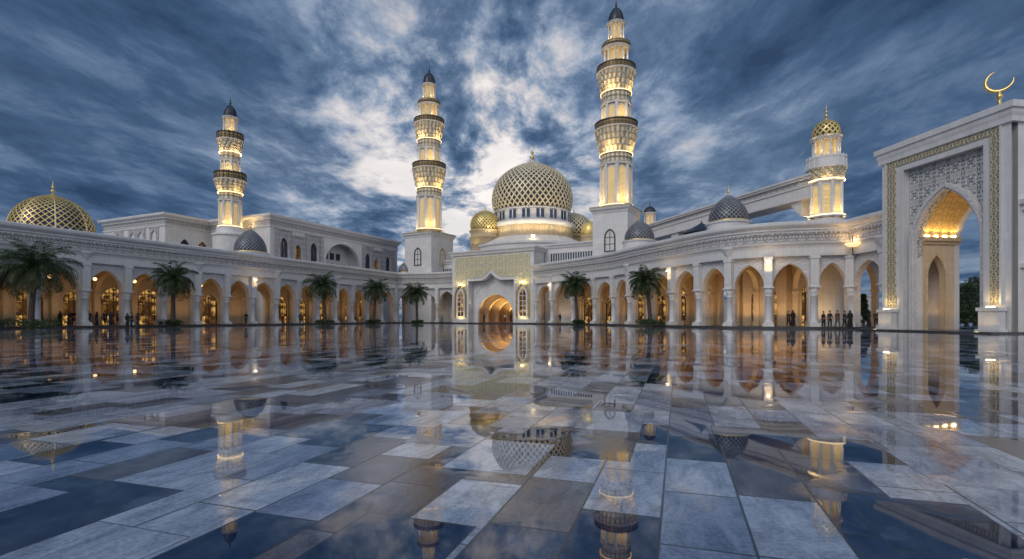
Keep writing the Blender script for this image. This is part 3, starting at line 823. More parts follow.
ro = Vector((rp[0][0], rp[0][1], 0))
# roof domes of the arcades
def roofdome(par, o, x, y, r, z0, zb, hz, n=26):
    m = MB(); m.lathe([(r*1.3, z0), (r*1.3, z0+.5), (r*1.12, z0+.7), (r*1.12, zb-.3), (r*1.2, zb-.22), (r*1.2, zb-.05), (r*.9, zb)], 32, (x-o.x, y-o.y, 0), sm=False); m.build('dome_drum', MOULD, par)
    m = MB(); m.lathe([(r*1.02, zb-.05), (r*1.1, zb), (r*1.08, zb+.14), (r*.98, zb+.16)], 32, (x-o.x, y-o.y, 0)); m.build('gilded_ring', GOLD, par)
    return dome(par, (x-o.x, y-o.y, zb+.1), r, hz, POINT, SLATE, LATS, n, 1.0, .10, .05, fin=r*.5)
roofdome(right, ro, 18.9, 76, 2.1, 10.25, 12.5, 1.0)
roofdome(right, ro, 26.2, 62, 2.2, 10.25, 12.6, 1.03)
lo = Vector((lp[0][0], lp[0][1], 0))
roofdome(left, lo, -43.4, 85, 2.4, 10.25, 11.9, 1.1)
roofdome(left, lo, -23.8, 114.5, 1.5, 10.25, 11.2, 1.1)
# bowl lamp at the inner corner
bl = thing('bowl_lamp', 'round glowing bowl lamp on a stem at the arcade corner beside the great gate', 'lamp', (33.2, 49.9, 0))
m = MB(); m.lathe([(.02, 8.0), (.38, 8.07), (.6, 8.25), (.68, 8.4), (.64, 8.41), (.4, 8.25)], 24); m.build('bowl', lamp_mat('bowl_glass', (1, .62, .26), 1.1), bl)
m = MB(); m.tube([(0, 0, 8.02), (.05, .05, 7.5), (.9, 1.3, 7.3)], .05, 8); m.tube([(0, 0, 8.1), (.0, .0, 9.1), (.9, 1.3, 9.3)], .04, 8); m.build('stem', BRONZE, bl)
plight((0, 0, 8.6), 260, bl, .3)

# ------------------------------------------------------------------ blocks behind the long arcade
ANG = math.atan2(U.y, U.x)
def block_cornice(root, ring, zt, name='cornice'):
    m = MB(); m.sweep([(0, zt-2.3), (.15, zt-2.25), (.15, zt-2.0), (.02, zt-1.95)], ring, True); m.build('string_course', MOULD, root)
    m = MB(); m.sweep([(.03, zt-1.9), (.03, zt-1.0)], ring, True); m.build('frieze', CARVE, root)
    m = MB(); m.sweep([(0, zt-1.0), (.25, zt-.95), (.3, zt-.75), (.7, zt-.4), (.75, zt-.1), (.75, zt), (-.6, zt), (-.6, zt-.5)], ring, True); m.build(name, MOULD, root)
def roof_slab(root, x0, x1, y0, y1, z):
    m = MB(); m.box(x0, x1, y0, y1, z-.2, z); m.build('roof', ROOF, root)
def wall_run(m, x0, x1, ops, z0, z1, y0, th, trim=.18):
    """ops: sorted (cx, a, zs, za, sill)"""
    cur = x0
    for i, (cx, a, zs, za, sl) in enumerate(ops):
        nx = x1 if i == len(ops)-1 else (cx + a + ops[i+1][0] - ops[i+1][1])/2
        arch_wall(m, cur, nx, z0, z1, y0, y0 + th, arch_pts(cx, a, zs, za, sl, 8), trim=trim, back=False, ends=False); cur = nx
P0 = (-51.7, 51.7, 0)
bB = thing('hall_block', 'white upper hall with wide arched balcony opening behind the long arcade', 'building', P0, ANG)
opsB = [(43.1, .9, 14.6, 16.0, 11.4), (46.4, .8, 13.8, 15.2, 10.8), (50.3, .9, 14.6, 16.0, 11.4), (58.4, 5.0, 12.6, 16.7, 10.9), (66.2, .85, 14.4, 15.8, 11.2), (69.2, .8, 13.6, 15.2, 10.8), (73.4, .85, 14.4, 15.8, 11.2)]
m = MB(); wall_run(m, 40, 77, opsB, 0, 17.9, 9, .7)
m.face([(40, 30, 0), (40, 9, 0), (40, 9, 17.9), (40, 30, 17.9)]); m.face([(77, 9, 0), (77, 30, 0), (77, 30, 17.9), (77, 9, 17.9)]); m.face([(77, 30, 0), (40, 30, 0), (40, 30, 17.9), (77, 30, 17.9)])
m.build('wall', WHITE, bB)
for (cx, a, zs, za, sl) in opsB:
    if a < 2: 
        window(bB, cx, 9.35, sl, zs, za, a, BRONZE, LITDIM if cx in (46.4, 69.2) else GLASS, w=.1)
        m = MB(); m.box(cx-a-.75, cx-a-.4, 8.75, 9.0, sl-.7, za+1.2); m.box(cx+a+.4, cx+a+.75, 8.75, 9.0, sl-.7, za+1.2); m.box(cx-a-.9, cx+a+.9, 8.65, 9.0, za+1.2, za+1.5); m.box(cx-a-.9, cx+a+.9, 8.7, 9.0, sl-1.0, sl-.7)
        arch_wall(m, cx-a-.4, cx+a+.4, zs-.8, za+1.2, 8.86, 8.998, arch_pts(cx, a+.22, zs, za+.3, zs-.8, 6), ends=False); m.build('window_surround', CARVE, bB)
m = MB(); m.box(53.2, 63.6, 12.2, 12.6, 10.7, 17.5); m.box(53.2, 63.6, 9.7, 12.2, 10.6, 10.88); m.box(52.8, 53.2, 9.7, 12.6, 10.6, 17.5); m.box(63.6, 64.0, 9.7, 12.6, 10.6, 17.5); m.build('balcony_recess', WHITE2, bB)
for i in range(5):
    for z in (11.4, 13.6): 
        if z > 12 and i in (0, 4): continue
        x = 54.9 + i*1.75; m = MB(); m.box(x-.55, x+.55, 12.05, 12.19, z, z+1.4); f = m.build('window', BRONZE, bB); m = MB(); m.box(x-.46, x+.46, 12.0, 12.045, z+.08, z+1.32); m.build('pane', GLASS, f)
for x in (41.2, 48.4, 52.2, 64.6, 71.4, 75.6):
    m = MB(); m.box(x-.4, x+.4, 8.66, 9.0, 10.5, 17.4); m.build('pilaster', CARVE, bB)
block_cornice(bB, [(40, 9), (77, 9), (77, 30), (40, 30)], 19.8); roof_slab(bB, 40.1, 76.9, 9.1, 29.9, 19.2)
bA = thing('hall_block', 'white corner hall with carved blind arches behind the smaller minaret', 'building', P0, ANG)
m = MB(); opsA = [(35.2, .95, 14.0, 15.6, 11.8), (38.6, .95, 14.0, 15.6, 11.8)]; wall_run(m, 31.7, 44, opsA, 0, 17.9, 25.3, .6)
m.face([(31.7, 44, 0), (31.7, 25.3, 0), (31.7, 25.3, 17.9), (31.7, 44, 17.9)]); m.face([(44, 44, 0), (31.7, 44, 0), (31.7, 44, 17.9), (44, 44, 17.9)]); m.build('wall', WHITE, bA)
for i, (cx, a, zs, za, sl) in enumerate(opsA): window(bA, cx, 25.6, sl, zs, za, a, BRONZE, LITDIM if i else GLASS, w=.1)
for y in (28.3, 32.2, 34.6, 39):
    m = MB(); m.T = Matrix.Translation((31.7, y, 0)) @ Matrix.Rotation(-math.pi/2, 4, 'Z')
    C = arch_pts(0, .8, 15.6, 16.9, 12.6, 7); arch_wall(m, -1.25, 1.25, 12.0, 17.5, -.16, -.004, C, trim=.12); m.build('blind_arch', CARVE, bA)
block_cornice(bA, [(31.7, 25.3), (44, 25.3), (44, 44), (31.7, 44)], 19.8); roof_slab(bA, 31.8, 43.9, 25.4, 43.9, 19.2)
# domed hall far left
dh = thing('domed_hall', 'gold latticed blue dome on a drum above the near end of the long arcade', 'building', (-63.2, 70.5, 0))
m = MB(); m.lathe([(7.2, 0), (7.2, 11.4), (7.6, 11.6), (7.6, 12.0), (5.6, 12.3), (4.6, 12.4)], 16, sm=False); m.build('drum', WHITE2, dh)
m = MB(); m.lathe([(4.8, 12.3), (4.9, 12.4), (4.85, 12.7), (4.5, 12.7)], 48); m.build('gilded_ring', GOLD, dh)
dome(dh, (0, 0, 12.6), 4.6, 1.12, HALF, SHELLB, LATG, 34, 1.0, .115, .08, fin=1.8, ribs=8, ribmat=LATT)
for i in range(5):
    a = R(-130 + i*38); plight((8.6*math.cos(a), 8.6*math.sin(a), 12.6), 170, dh, .2, (1, .74, .36))

# ------------------------------------------------------------------ portal and prayer hall
MO = (-4.1, 100.2, 0); MA = -R(31)
po = thing('entrance_portal', 'tall white entrance portal with gold relief and two glowing niches, below the great dome', 'portal', MO, MA)
def ogee_C(a, zt, tip, z0): return [(-a, z0), (-a, zt), (-a*.42, zt+.01), (-a*.30, zt+(tip-zt)*.16), (-a*.18, zt+(tip-zt)*.42), (-a*.08, zt+(tip-zt)*.72), (0, tip), (a*.08, zt+(tip-zt)*.72), (a*.18, zt+(tip-zt)*.42), (a*.30, zt+(tip-zt)*.16), (a*.42, zt+.01), (a, zt), (a, z0)]
m = MB(); C = ogee_C(5.3, 8.45, 9.9, .0); arch_wall(m, -9.5, 9.5, 0, 14.0, 0, 1.2, C, trim=.45, proud=.22)
m.box(-9.5, -9.0, 1.2, 13, 0, 14); m.box(9.0, 9.5, 1.2, 13, 0, 14); m.build('front_wall', WHITE2, po)
m = MB(); arch_wall(m, -8.7, 8.7, 1.1, 13.3, -.09, -.004, ogee_C(5.95, 9.05, 10.75, 1.1)); m.build('gold_relief', GOLDPORT, po)
m = MB(); m.sweep([(0, 13.6), (.3, 13.7), (.35, 14.0), (.6, 14.3), (.6, 14.5), (-.6, 14.5), (-.6, 14.0)], [(-9.5, 12), (-9.5, 0), (9.5, 0), (9.5, 12)]); m.build('cornice', MOULD, po)
m = MB(); m.box(-9.4, 9.4, .3, 13, 13.5, 13.8); m.build('roof', ROOF, po)
m = MB(); m.box(-9.5, 9.5, -2.2, -.3, -.05, .2); m.build('step', STEP, po)
m = MB(); m.box(-5.9, -5.302, 1.2, 1.5, 0, 9); m.box(5.302, 5.9, 1.2, 1.5, 0, 9); m.box(-5.9, 5.9, 1.2, 1.5, 10.3, 10.6); m.build('recess_walls', MOULD, po)
m = MB(); C = arch_pts(0, 4.1, 1.6, 5.75, .0, 12); arch_wall(m, -5.9, 5.9, 0, 10.6, 1.5, 2.0, C, trim=.3)
arch_ring(m, arch_pts(0, 4.75, 4.6, 8.2, .3, 12), .25, 1.38, 1.51); m.build('inner_wall', WHITE2, po)
m = MB(); m.box(-4.6, -4.3, 2.0, 13, 0, 6); m.box(4.3, 4.6, 2.0, 13, 0, 6); m.box(-4.6, 4.6, 2.0, 13, 6, 6.3); m.build('vestibule', WARMPL, po)
m = MB(); m.box(-4.3, 4.3, 2.0, 13, .15, .2); m.build('vestibule_carpet', plain('red_carpet', (.22, .04, .03), .9), po)
for y, a, za in ((3.9, 3.3, 5.0), (6.4, 2.5, 4.4), (9.4, 1.8, 3.8)):
    m = MB(); arch_wall(m, -4.3, 4.3, .2, 6, y, y+.5, arch_pts(0, a, 1.5, za, .2, 9), trim=.2); m.build('nested_arch', WARMST, po)
window(po, 0, 12.6, .25, 2.2, 3.6, 1.4, BRONZE, LIT, 'door', (3, 2))
for y, p in ((3.0, 1500), (5.2, 1300), (8.6, 1000), (11.2, 900)): plight((0, y, 2.2), p, po, .3, (1, .66, .26))
for x in (-7.25, 7.25):
    f = window(po, x, -.16, 1.5, 5.3, 6.7, .72, WHITE2, NICHE, 'niche_window', (1, 4), w=.32)
    m = MB(); arch_ring(m, arch_pts(x, 1.25, 5.2, 7.5, 1.1, 8), .22, -.3, -.08); m.build('niche_surround', GOLD, f)
    m = MB(); m.box(x-.18, x+.18, -.62, -.4, 7.75, 7.95); m.box(x-.1, x+.1, -.42, -.1, 7.8, 7.9); m.build('niche_lamp', LAMPS, po); plight((x, -.95, 7.2), 420, po, .1, (1, .8, .36))
    plight((x, -1.0, .6), 330, po, .1, (1, .8, .4))

ph = thing('prayer_hall', 'white prayer hall carrying the great latticed dome and its smaller gilded domes', 'mosque', MO, MA)
m = MB(); m.box(-17.5, -9.6, 5.5, 34, 0, 13.4); m.box(9.6, 23.2, 4.4, 34, 0, 14.9); m.box(-9.6, 9.6, 13.05, 34, 0, 13.3); m.build('wall', WHITE2, ph)
for (a, b_, y, z) in ((-17.5, -9.6, 5.5, 13.4), (9.6, 23.2, 4.4, 14.9)):
    m = MB(); m.sweep([(0, z-.5), (.2, z-.45), (.25, z-.2), (.5, z+.1), (.5, z+.35), (-.4, z+.35)], [(a, 20), (a, y), (b_, y), (b_, 30)]); m.build('cornice', MOULD, ph)
    w = MB(); w.box(a+1.2, b_-2.2, y-.03, y-.004, z-3.1, z-1.5); w.build('strip_window', GLASS, ph)
    w = MB(); n = int((b_-a-3.4)/.5)
    for i in range(n+1): x = a + 1.2 + (b_-a-3.4)*i/n; w.box(x-.09, x+.09, y-.14, y-.034, z-3.1, z-1.5)
    w.box(a+1.0, b_-2.0, y-.2, y-.005, z-3.3, z-3.1); w.box(a+1.0, b_-2.0, y-.2, y-.005, z-1.5, z-1.3); w.build('balustrade', WHITE2, ph)
DC = (-.8, 18.2, 0)
m = MB(); m.lathe([(13.2, 13.2), (13.2, 16.2), (13.5, 16.3), (13.5, 16.7), (12.6, 16.9), (9.6, 18.5), (9.2, 18.6)], 24, DC, sm=False); m.build('drum_base', MOULD, ph)
def lob(a, z): return 1 + .018*abs(math.sin(a*24))
m = MB(); m.lathe([(9.15, 18.6), (9.15, 20.8)], 192, DC, mod=lob); m.build('fluted_drum', WARMPL, ph)
m = MB(); m.lathe([(9.1, 20.8), (9.6, 20.95), (9.75, 21.2), (9.75, 21.7), (9.4, 21.9), (9.0, 22.1), (8.7, 22.1)], 64, DC); m.build('drum_ledge', MOULD, ph)
m = MB(); m.lathe([(8.5, 22.0), (8.5, 24.6)], 64, DC); m.lathe([(8.5, 24.4), (8.75, 24.45), (8.75, 24.7), (8.4, 24.75)], 64, DC); m.build('drum_wall', MOULD, ph)
m = MB(); m.T = Matrix.Translation((DC[0], DC[1], 0)); m.box(-.72, .72, -8.68, -8.4, 23.5, 25.2); w0 = m.build('drum_window', MOULD, ph)
m = MB(); m.box(-.6, .6, -8.72, -8.685, 23.6, 25.1); w0.data = w0.data
bpy.data.objects.remove(w0)
first = None
for i in range(18):
    if first is None:
        m = MB(); m.box(-.12, .12, -8.7, -8.6, 22.4, 24.2); m.box(-.95, .95, -8.62, -8.4, 22.3, 24.3); first = m.build('drum_window', MOULD, ph, DC)
        m = MB(); m.box(-.83, .83, -8.68, -8.625, 22.4, 24.2); m.build('pane', GLASS, first)
    else: copy(first, ph, DC, 2*math.pi*i/18)
dome(ph, (DC[0], DC[1], 24.6), 9.05, .92, ONION, SHELL, LATT, 46, .8, .26, .13, fin=3.4, nlathe=64, stop=.03)
for i in range(9):
    a = R(-155 + i*27); plight((DC[0] + 12.4*math.cos(a), DC[1] + 12.4*math.sin(a), 18.7), 1700, ph, .25, (1, .82, .52))
m = MB(); m.box(-.25, .25, -.25, .25, 0, .4); m.build('floodlight', LAMPS, ph, (5.2, 7.6, 17.6))
plight((5.2, 7.2, 18.4), 500, ph, .15)
for (x, y, r, z0, zb, hz) in ((-7.9, 9.7, 3.2, 13.4, 20.3, .98), (6.0, 26, 4.3, 13.4, 20.0, .92), (12.4, 20.5, 2.0, 14.9, 19.0, 1.1)):
    m = MB(); m.lathe([(r*1.02, z0), (r*1.02, zb-1.9), (r*1.08, zb-1.8), (r*1.08, zb-1.5), (r*1.0, zb-1.4), (r*1.0, zb-.5), (r*1.1, zb-.35), (r*1.1, zb-.1), (r*.9, zb)], 40, (x, y, 0)); m.build('small_drum', WARMPL, ph)
    dome(ph, (x, y, zb), r, hz, ONION, SHELL, LATT if r > 4 else LATG, 28, .9, .22, .09, fin=1.1)
    if r < 4:
      for a in (-150, -95, -40): plight((x + (r+1.2)*math.cos(R(a)), y + (r+1.2)*math.sin(R(a)), zb - 3.6), 120 if r > 2.5 else 60, ph, .15, (1, .74, .34))

# ------------------------------------------------------------------ minarets
scl = lambda S, k: [(g[0], g[1], g[2]) + tuple((v*k if i < (2 if g[0] == 'flare' else 1) else v) for i, v in enumerate(g[3:])) for g in S]
big = [('square', 0, 20.0, 3.15), ('shaft', 20.6, 28.2, 2.7), ('neck', 28.2, 30.0, 2.68), ('flare', 30.0, 34.1, 2.72, 3.65), ('rail', 34.1, 35.5, 3.75),
       ('shaft2', 35.6, 38.9, 2.45), ('neck', 38.9, 40.8, 2.5), ('flare', 40.8, 44.25, 2.52, 3.25), ('rail', 44.25, 45.5, 3.38),
       ('lantern', 45.5, 48.7, 2.3), ('ring', 48.8, 49.6, 2.55), ('lantern', 49.8, 53.3, 1.5), ('cap', 53.3, 56.2, 1.32, 1.5)]
minaret('minaret', 'tallest minaret, nearest the great dome on its square white base', (18.5, 91, 0), big, 'floodlit minarets', MA)
minaret('minaret', 'tall floodlit minaret between the long arcade and the entrance portal', (-18.6, 115, 0), [('square', 0, 19.4, 3.8)] + big[1:], 'floodlit minarets', MA)
sml = [('plinth', 10, 17.2, 2.7), ('shaft', 17.2, 22.2, 2.15), ('neck', 22.2, 23.5, 2.17), ('flare', 23.5, 25.5, 2.2, 3.0), ('rail', 25.5, 27.0, 3.1), ('shaft2', 27.0, 29.3, 1.85), ('neck', 29.3, 30.7, 1.85),
       ('flare', 30.7, 32.7, 1.9, 2.5), ('rail', 32.7, 34.1, 2.6), ('lantern', 34.1, 37.0, 1.45), ('cap', 37.0, 39.3, 1.2, 1.4)]
s_ = minaret('minaret', 'smaller grey capped minaret between the two white hall blocks', (-50.6, 92, 0), scl([('plinth', 0, 17.2, 2.7)] + sml[1:], .84), 'floodlit minarets', MA, cove=.8)
twr = [('plinth', 8, 12.4, 1.9), ('shaft', 12.4, 16.6, 1.8), ('flare', 16.6, 17.8, 1.8, 2.15), ('rail', 17.8, 19.1, 2.25, 1), ('lantern', 19.1, 21.4, 1.6)]
tw = minaret('corner_tower', 'short white tower with a latticed gold dome, standing on the curved arcade', (35.6, 58, 0), scl([('plinth', 0, 12.4, 1.9)] + twr[1:], .9), None, MA, 'tower', .7)
dome(tw, (0, 0, 21.45), 1.32, 1.12, ONION, SHELL, LATG, 14, .9, .15, .07, fin=1.5)
for i in range(3): plight((1.9*math.cos(-2.4+i), 1.9*math.sin(-2.4+i), 21.2), 14, tw, .1)
# bridge gallery and what stands on it
A = Vector((35.3, 58.5)); B = Vector((20.2, 106.5)); d = (B-A).normalized()
br = thing('bridge_gallery', 'long raised white gallery with carved frieze running from the short tower to the prayer hall', 'building', (A.x, A.y, 0), math.atan2(d.y, d.x)); L = (B-A).length
m = MB(); m.box(0, L, -1.4, 1.4, 14.9, 16.4); m.build('beam', WHITE2, br)
m = MB(); m.sweep([(0.02, 16.4), (.02, 17.0)], [(L, 1.4), (0, 1.4)]); m.build('frieze', CARVE, br)
m = MB(); m.box(-.2, L, -1.7, 1.7, 17.0, 17.25); m.box(-.3, L, -1.85, 1.85, 17.25, 17.5); m.box(-.1, L, -1.55, 1.55, 16.2, 16.4-.003); m.box(-.1, L, -1.5, 1.5, 14.8, 15.05); m.build('cornice', MOULD, br)
m = MB(); m.box(0, L, -1.38, 1.38, 16.4, 16.998); m.build('core', CARVE, br)
m = MB()
for k in range(5): m.box(1.6 + k*.35, 1.95 + k*.35, -1.1, 1.1, 13.0 + k*.4, 14.8)
m.build('bracket', MOULD, br)
for x in (26, 44): 
    m = MB(); m.box(x-.9, x+.9, -1.2, 1.2, 0, 14.8); m.build('pier', WHITE2, br)
cp = minaret('cupola', 'tiny white cupola with slender finial on top of the raised gallery', (24.6, 91.4, 17.5), [('lantern', 0, 2.3, 1.05), ('cap', 2.3, 3.5, 1.0, .9)], None, MA, 'cupola', .15)
pv = thing('roof_pavilion', 'small dark hipped roof pavilion between the two dark domes of the curved arcade', 'pavilion', (24.6, 66.5, 10.3))
m = MB(); m.box(-1.3, 1.3, -1.3, 1.3, 0, 1.7); m.build('wall', WHITE2, pv)
m = MB(); m.lathe([(2.3, 1.7), (2.4, 1.85), (1.2, 2.5), (.15, 3.1), (.02, 3.5)], 8, sm=False); m.build('roof', SLATE, pv)

# ------------------------------------------------------------------ great gate
gd = Vector((.143, -.990)); GP = (33.15, 46.2, 0); GA = math.atan2(gd.y, gd.x)
gt = thing('great_gate', 'monumental white gate with gold arabesque bands and warm lit vault', 'gate', GP, GA)
GW, GD, AC = 10.75, 4.7, 5.75
m = MB(); rc = [(2.45, 0), (2.45, 13.75), (9.05, 13.75), (9.05, 0)]; arch_wall(m, .3, GW, 0, 15.2, 0, .55, rc, ends=False)
m.T = Matrix.Translation((.3, 0, 0)) @ Matrix.Rotation(math.pi/2, 4, 'Z'); arch_wall(m, .55, GD, 0, 15.2, -.35, 0, arch_pts(2.4, .95, 4.3, 6.2, 0, 9), ends=False); m.T = None; m.box(GW-.35, GW, .55, GD, 0, 15.2); m.build('outer_wall', WHITE2, gt)
C = arch_pts(AC, 2.62, 7.1, 11.35, 0, 14)
m = MB(); arch_wall(m, 2.45, 9.05, 6.2, 13.75, .56, 1.1, arch_pts(AC, 2.62, 7.1, 11.35, 6.2, 14)); m.build('spandrel_panel', SILVER, gt)
m = MB(); m.box(2.45, 3.13, .56, 1.1, 0, 6.198); m.build('jamb', WHITE2, gt); m = MB(); m.box(8.37, 9.05, .56, 1.1, 0, 6.198); m.build('jamb', WHITE2, gt)
m = MB(); arch_ring(m, C, .5, .34, .56, 0); arch_ring(m, C, .16, .2, .345, -.42); m.build('archivolt', SPAN, gt)
m = MB(); arch_wall(m, 2.15, 9.35, 0, 14.05, -.14, -.003, [(2.5, 0), (2.5, 13.7), (9.0, 13.7), (9.0, 0)]); m.build('inner_frame', MOULD, gt)
m = MB(); arch_wall(m, .82, 10.08, 2.05, 14.95, -.07, -.004, [(1.72, 2.05), (1.72, 14.2), (9.42, 14.2), (9.42, 2.05)]); m.build('gold_band', GOLDBAND, gt)
m = MB(); arch_ring(m, [(.82, 2.0), (.82, 14.95), (10.08, 14.95), (10.08, 2.0)], .14, -.16, -.003, 0); m.build('band_moulding', MOULD, gt)
m = MB(); m.sweep([(0, 15.2-.5), (.2, 15.2-.45), (.22, 15.1), (.3, 15.35), (.32, 15.6), (.45, 15.65), (.45, 16.1), (-.6, 16.1), (-.6, 15.6)], [(.3, GD), (.3, 0), (GW, 0), (GW, GD)], True); m.build('cornice', WHITE2, gt)
m = MB(); m.box(.6, GW-.3, .3, GD-.2, 15.0, 15.3); m.build('roof', ROOF, gt)
for x0, x1 in ((.62, 1.92), (9.12, 10.5)):
    m = MB(); m.box(x0-.15, x1+.15, -.85, -.15, 0, .3); m.box(x0, x1, -.72, -.15, .3, 1.6); m.box(x0-.1, x1+.1, -.82, -.15, 1.6, 1.85); m.build('pedestal', WHITE2, gt)
    plight(((x0+x1)/2, -.55, 2.1), 90, gt, .08, (1, .7, .3)); m = MB(); m.box((x0+x1)/2-.25, (x0+x1)/2+.25, -.6, -.45, 1.852, 1.93); m.build('uplight', LAMPS, gt)
    m = MB(); m.box((x0+x1)/2-.15, (x0+x1)/2+.15, -1.75, -1.6, .0, .12); m.build('ground_light', LAMPS, gt); plight(((x0+x1)/2, -1.75, .3), 60, gt, .08, (1, .7, .3))
# passage
m = MB(); m.T = Matrix.Translation((2.6, 0, 0)) @ Matrix.Rotation(math.pi/2, 4, 'Z')
arch_wall(m, 1.1, GD, 0, 13.6, -.5, -.02+.02, arch_pts(2.45, .85, 4.6, 6.4, 0, 9), trim=0); 
m.T = Matrix.Translation((9.4, 0, 0)) @ Matrix.Rotation(math.pi/2, 4, 'Z'); arch_wall(m, 1.1, GD, 0, 13.6, -.5, 0, arch_pts(2.45, .85, 4.6, 6.4, 0, 9), trim=0); m.T = None
m.build('passage_wall', WARMST, gt)
for xo, s in ((3.1, 1), (8.4, -1)):
    m = MB(); m.T = Matrix.Translation((xo, 0, 0)) @ Matrix.Rotation(math.pi/2*1, 4, 'Z')
    if s > 0: arch_ring(m, arch_pts(2.45, .85, 4.6, 6.4, 0, 9), .25, -.07, .02, 0); m.box(1.1, GD, -.25, -.002, 7.6, 7.95); m.box(1.1, GD, -.12, -.003, 7.35, 7.58)
    else: m.box(1.1, GD, .002, .25, 7.6, 7.95)
    m.build('string_course', WARMPL, gt)
Cv = arch_pts(AC, 2.62, 7.3, 11.3, 7.3, 14)
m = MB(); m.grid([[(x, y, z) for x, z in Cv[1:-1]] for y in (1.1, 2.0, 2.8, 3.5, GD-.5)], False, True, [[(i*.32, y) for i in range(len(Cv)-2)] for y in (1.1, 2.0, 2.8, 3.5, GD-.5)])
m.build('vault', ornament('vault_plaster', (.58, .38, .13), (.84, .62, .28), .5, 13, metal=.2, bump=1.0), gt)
m = MB(); arch_wall(m, .7, GW-.36, 0, 15.0, GD-.5, GD, arch_pts(AC, 2.62, 7.1, 11.35, 0, 14)); m.build('rear_wall', WHITE2, gt)
m = MB(); m.box(-.3, GW+.3, -2.0, GD+1.5, -.05, .12); m.build('step', STEP, gt)
for i in range(4):
    for xx in (3.28, 8.22):
        y = 1.4 + i*.85; m = MB(); m.box(xx-.1, xx+.1, y-.12, y+.12, 7.952, 8.08); m.build('uplight', LAMPS, gt)
        plight((xx + (.25 if xx < 5 else -.25), y, 8.3), 60, gt, .08, (1, .62, .2))
plight((1.4, 2.6, 1.0), 110, gt, .2, (1, .55, .2)); plight((AC, 2.6, .6), 160, gt, .3, (1, .62, .26))
# crescent
cr = MB(); PO = []
for i in range(25):
    a = R(-62 + 304*i/24 + 0); PO.append((a, .11*math.sin(math.pi*i/24)**.8 + .012))
cr.tube([(.74*math.cos(a), 0, 1.95 + .74*math.sin(a)) for a in [R(235 - 128 + 256*i/24) for i in range(25)]], [r*1.05 for a, r in PO], 10)
cr.lathe([(.28, 0), (.3, .15), (.14, .3), (.10, .6), (.2, .75), (.22, .88), (.12, 1.0), (.08, 1.25)], 14)
cr.build('crescent', GOLD, gt, (9.75, .3, 16.1), R(40))
# lower wing against the outer side of the gate
m = MB(); m.box(GW+.002, GW+.6, .9, GD-.3, 0, 4.6); m.box(GW+.002, GW+.35, .8, GD-.2, 8.6, 9.0); m.box(GW+.002, GW+.55, .6, GD-.1, 9.0, 9.35); m.box(GW+.002, GW+.35, .7, GD, 4.6, 4.9); m.build('side_moulding', MOULD, gt)

# ------------------------------------------------------------------ beyond the arcades
bw = thing('boundary_wall', 'low white boundary wall seen through the open arches of the curved arcade', 'wall', (33, 121, 0), math.atan2(45-121, 75-33))
m = MB(); m.box(0, 48, 0, .5, 0, 4.4); m.box(-.1, 48.1, -.15, .65, 4.4, 4.7); m.box(0, 48, -.08, -.002, 0, .5); m.build('masonry', WHITE2, bw)
for i, (x, y, h, r, con) in enumerate(((66.5, 75, 5.4, 2.6, 0), (71.5, 79, 6.8, 3.2, 0), (62, 75, 4.4, 2.4, 0), (83, 92, 7.2, 3.8, 0))):
    tree(['dark bushy tree filling the view through the gate arch', 'taller dark tree behind the bushy one beyond the gate', 'round dark tree at the far edge of the gate opening', 'far dark broad tree past the outer side of the gate'][i], (x, y, 0), h, r, 40+i, .16)
tree('narrow dark conical tree before the boundary wall, seen through the arcade beside the gate', (52.5, 76.5, 0), 4.4, 1.0, 51, .05, True)
tree('dark round shrub tree seen through the small side arch inside the gate', (52.5, 65.0, 0), 3.6, 1.5, 52, .1)
for i, (s, y) in enumerate(((4.1, 6.0), (7.2, 6.0))):
    p = Matrix.Translation(GP) @ Matrix.Rotation(GA, 4, 'Z') @ Vector((s, y, 0))
    bo = thing('bollard', ['white bollard in the shade at the inner jamb of the gate', 'pale bollard lamp standing in the middle of the gate opening'][i], 'bollard', p)
    m = MB(); m.lathe([(.32, 0), (.32, .15), (.22, .2), (.22, 1.15), (.3, 1.2), (.3, 1.35), (.05, 1.5)], 16); m.build('post', WHITE2, bo)

# ------------------------------------------------------------------ palms
def at(px, D): return ((px-512)*D/F, D, 0)
pal = [(31, 50.5, 6.0, 3.5, 'biggest palm, in front of the near end of the long arcade', 2.6, 1.2), (173, 63, 5.8, 2.7, 'second palm from the near end of the long arcade', 1.6, .9),
       (325, 85, 6.4, 3.0, 'palm beneath the wide arched balcony of the upper hall', 1.6, .8), (374, 97, 6.4, 3.0, 'slim palm beside the far corner of the long arcade', 1.5, .8),
       (417, 101, 6.0, 2.9, 'palm before the short arcade under the middle minaret', 1.2, .7), (577, 80, 6.3, 2.6, 'palm between the entrance portal and the curved arcade', 1.1, .8),
       (650, 63.5, 5.6, 2.5, 'palm standing before the first bays of the curved arcade, under its smaller dome', 1.7, 1.0), (-6, 53, 6.6, 3.4, 'palm cut off by the picture edge beside the biggest palm', 1.4, .9)]
for i, (px, D, h, cr_, lab, bs, bh) in enumerate(pal):
    p = thing('palm_tree', lab, 'palm', at(px, D), random.uniform(0, 6), 'palms of the court')
    t, c, dd = palm_meshes(100+i, h, cr_); t.build('trunk', BARK, p); c.build('crown', PALM, p); dd.build('dry_fronds', DEAD, p)
    b = thing('bush', 'bush at the foot of the ' + lab.split(',')[0].replace(' beside the biggest palm', '').replace(' standing before', ' before'), 'bush', at(px, D), 0, 'bushes round the palms')
    bush_mb(200+i, bs, bs*.8, bh, 1500).build('foliage', HEDGE, b)

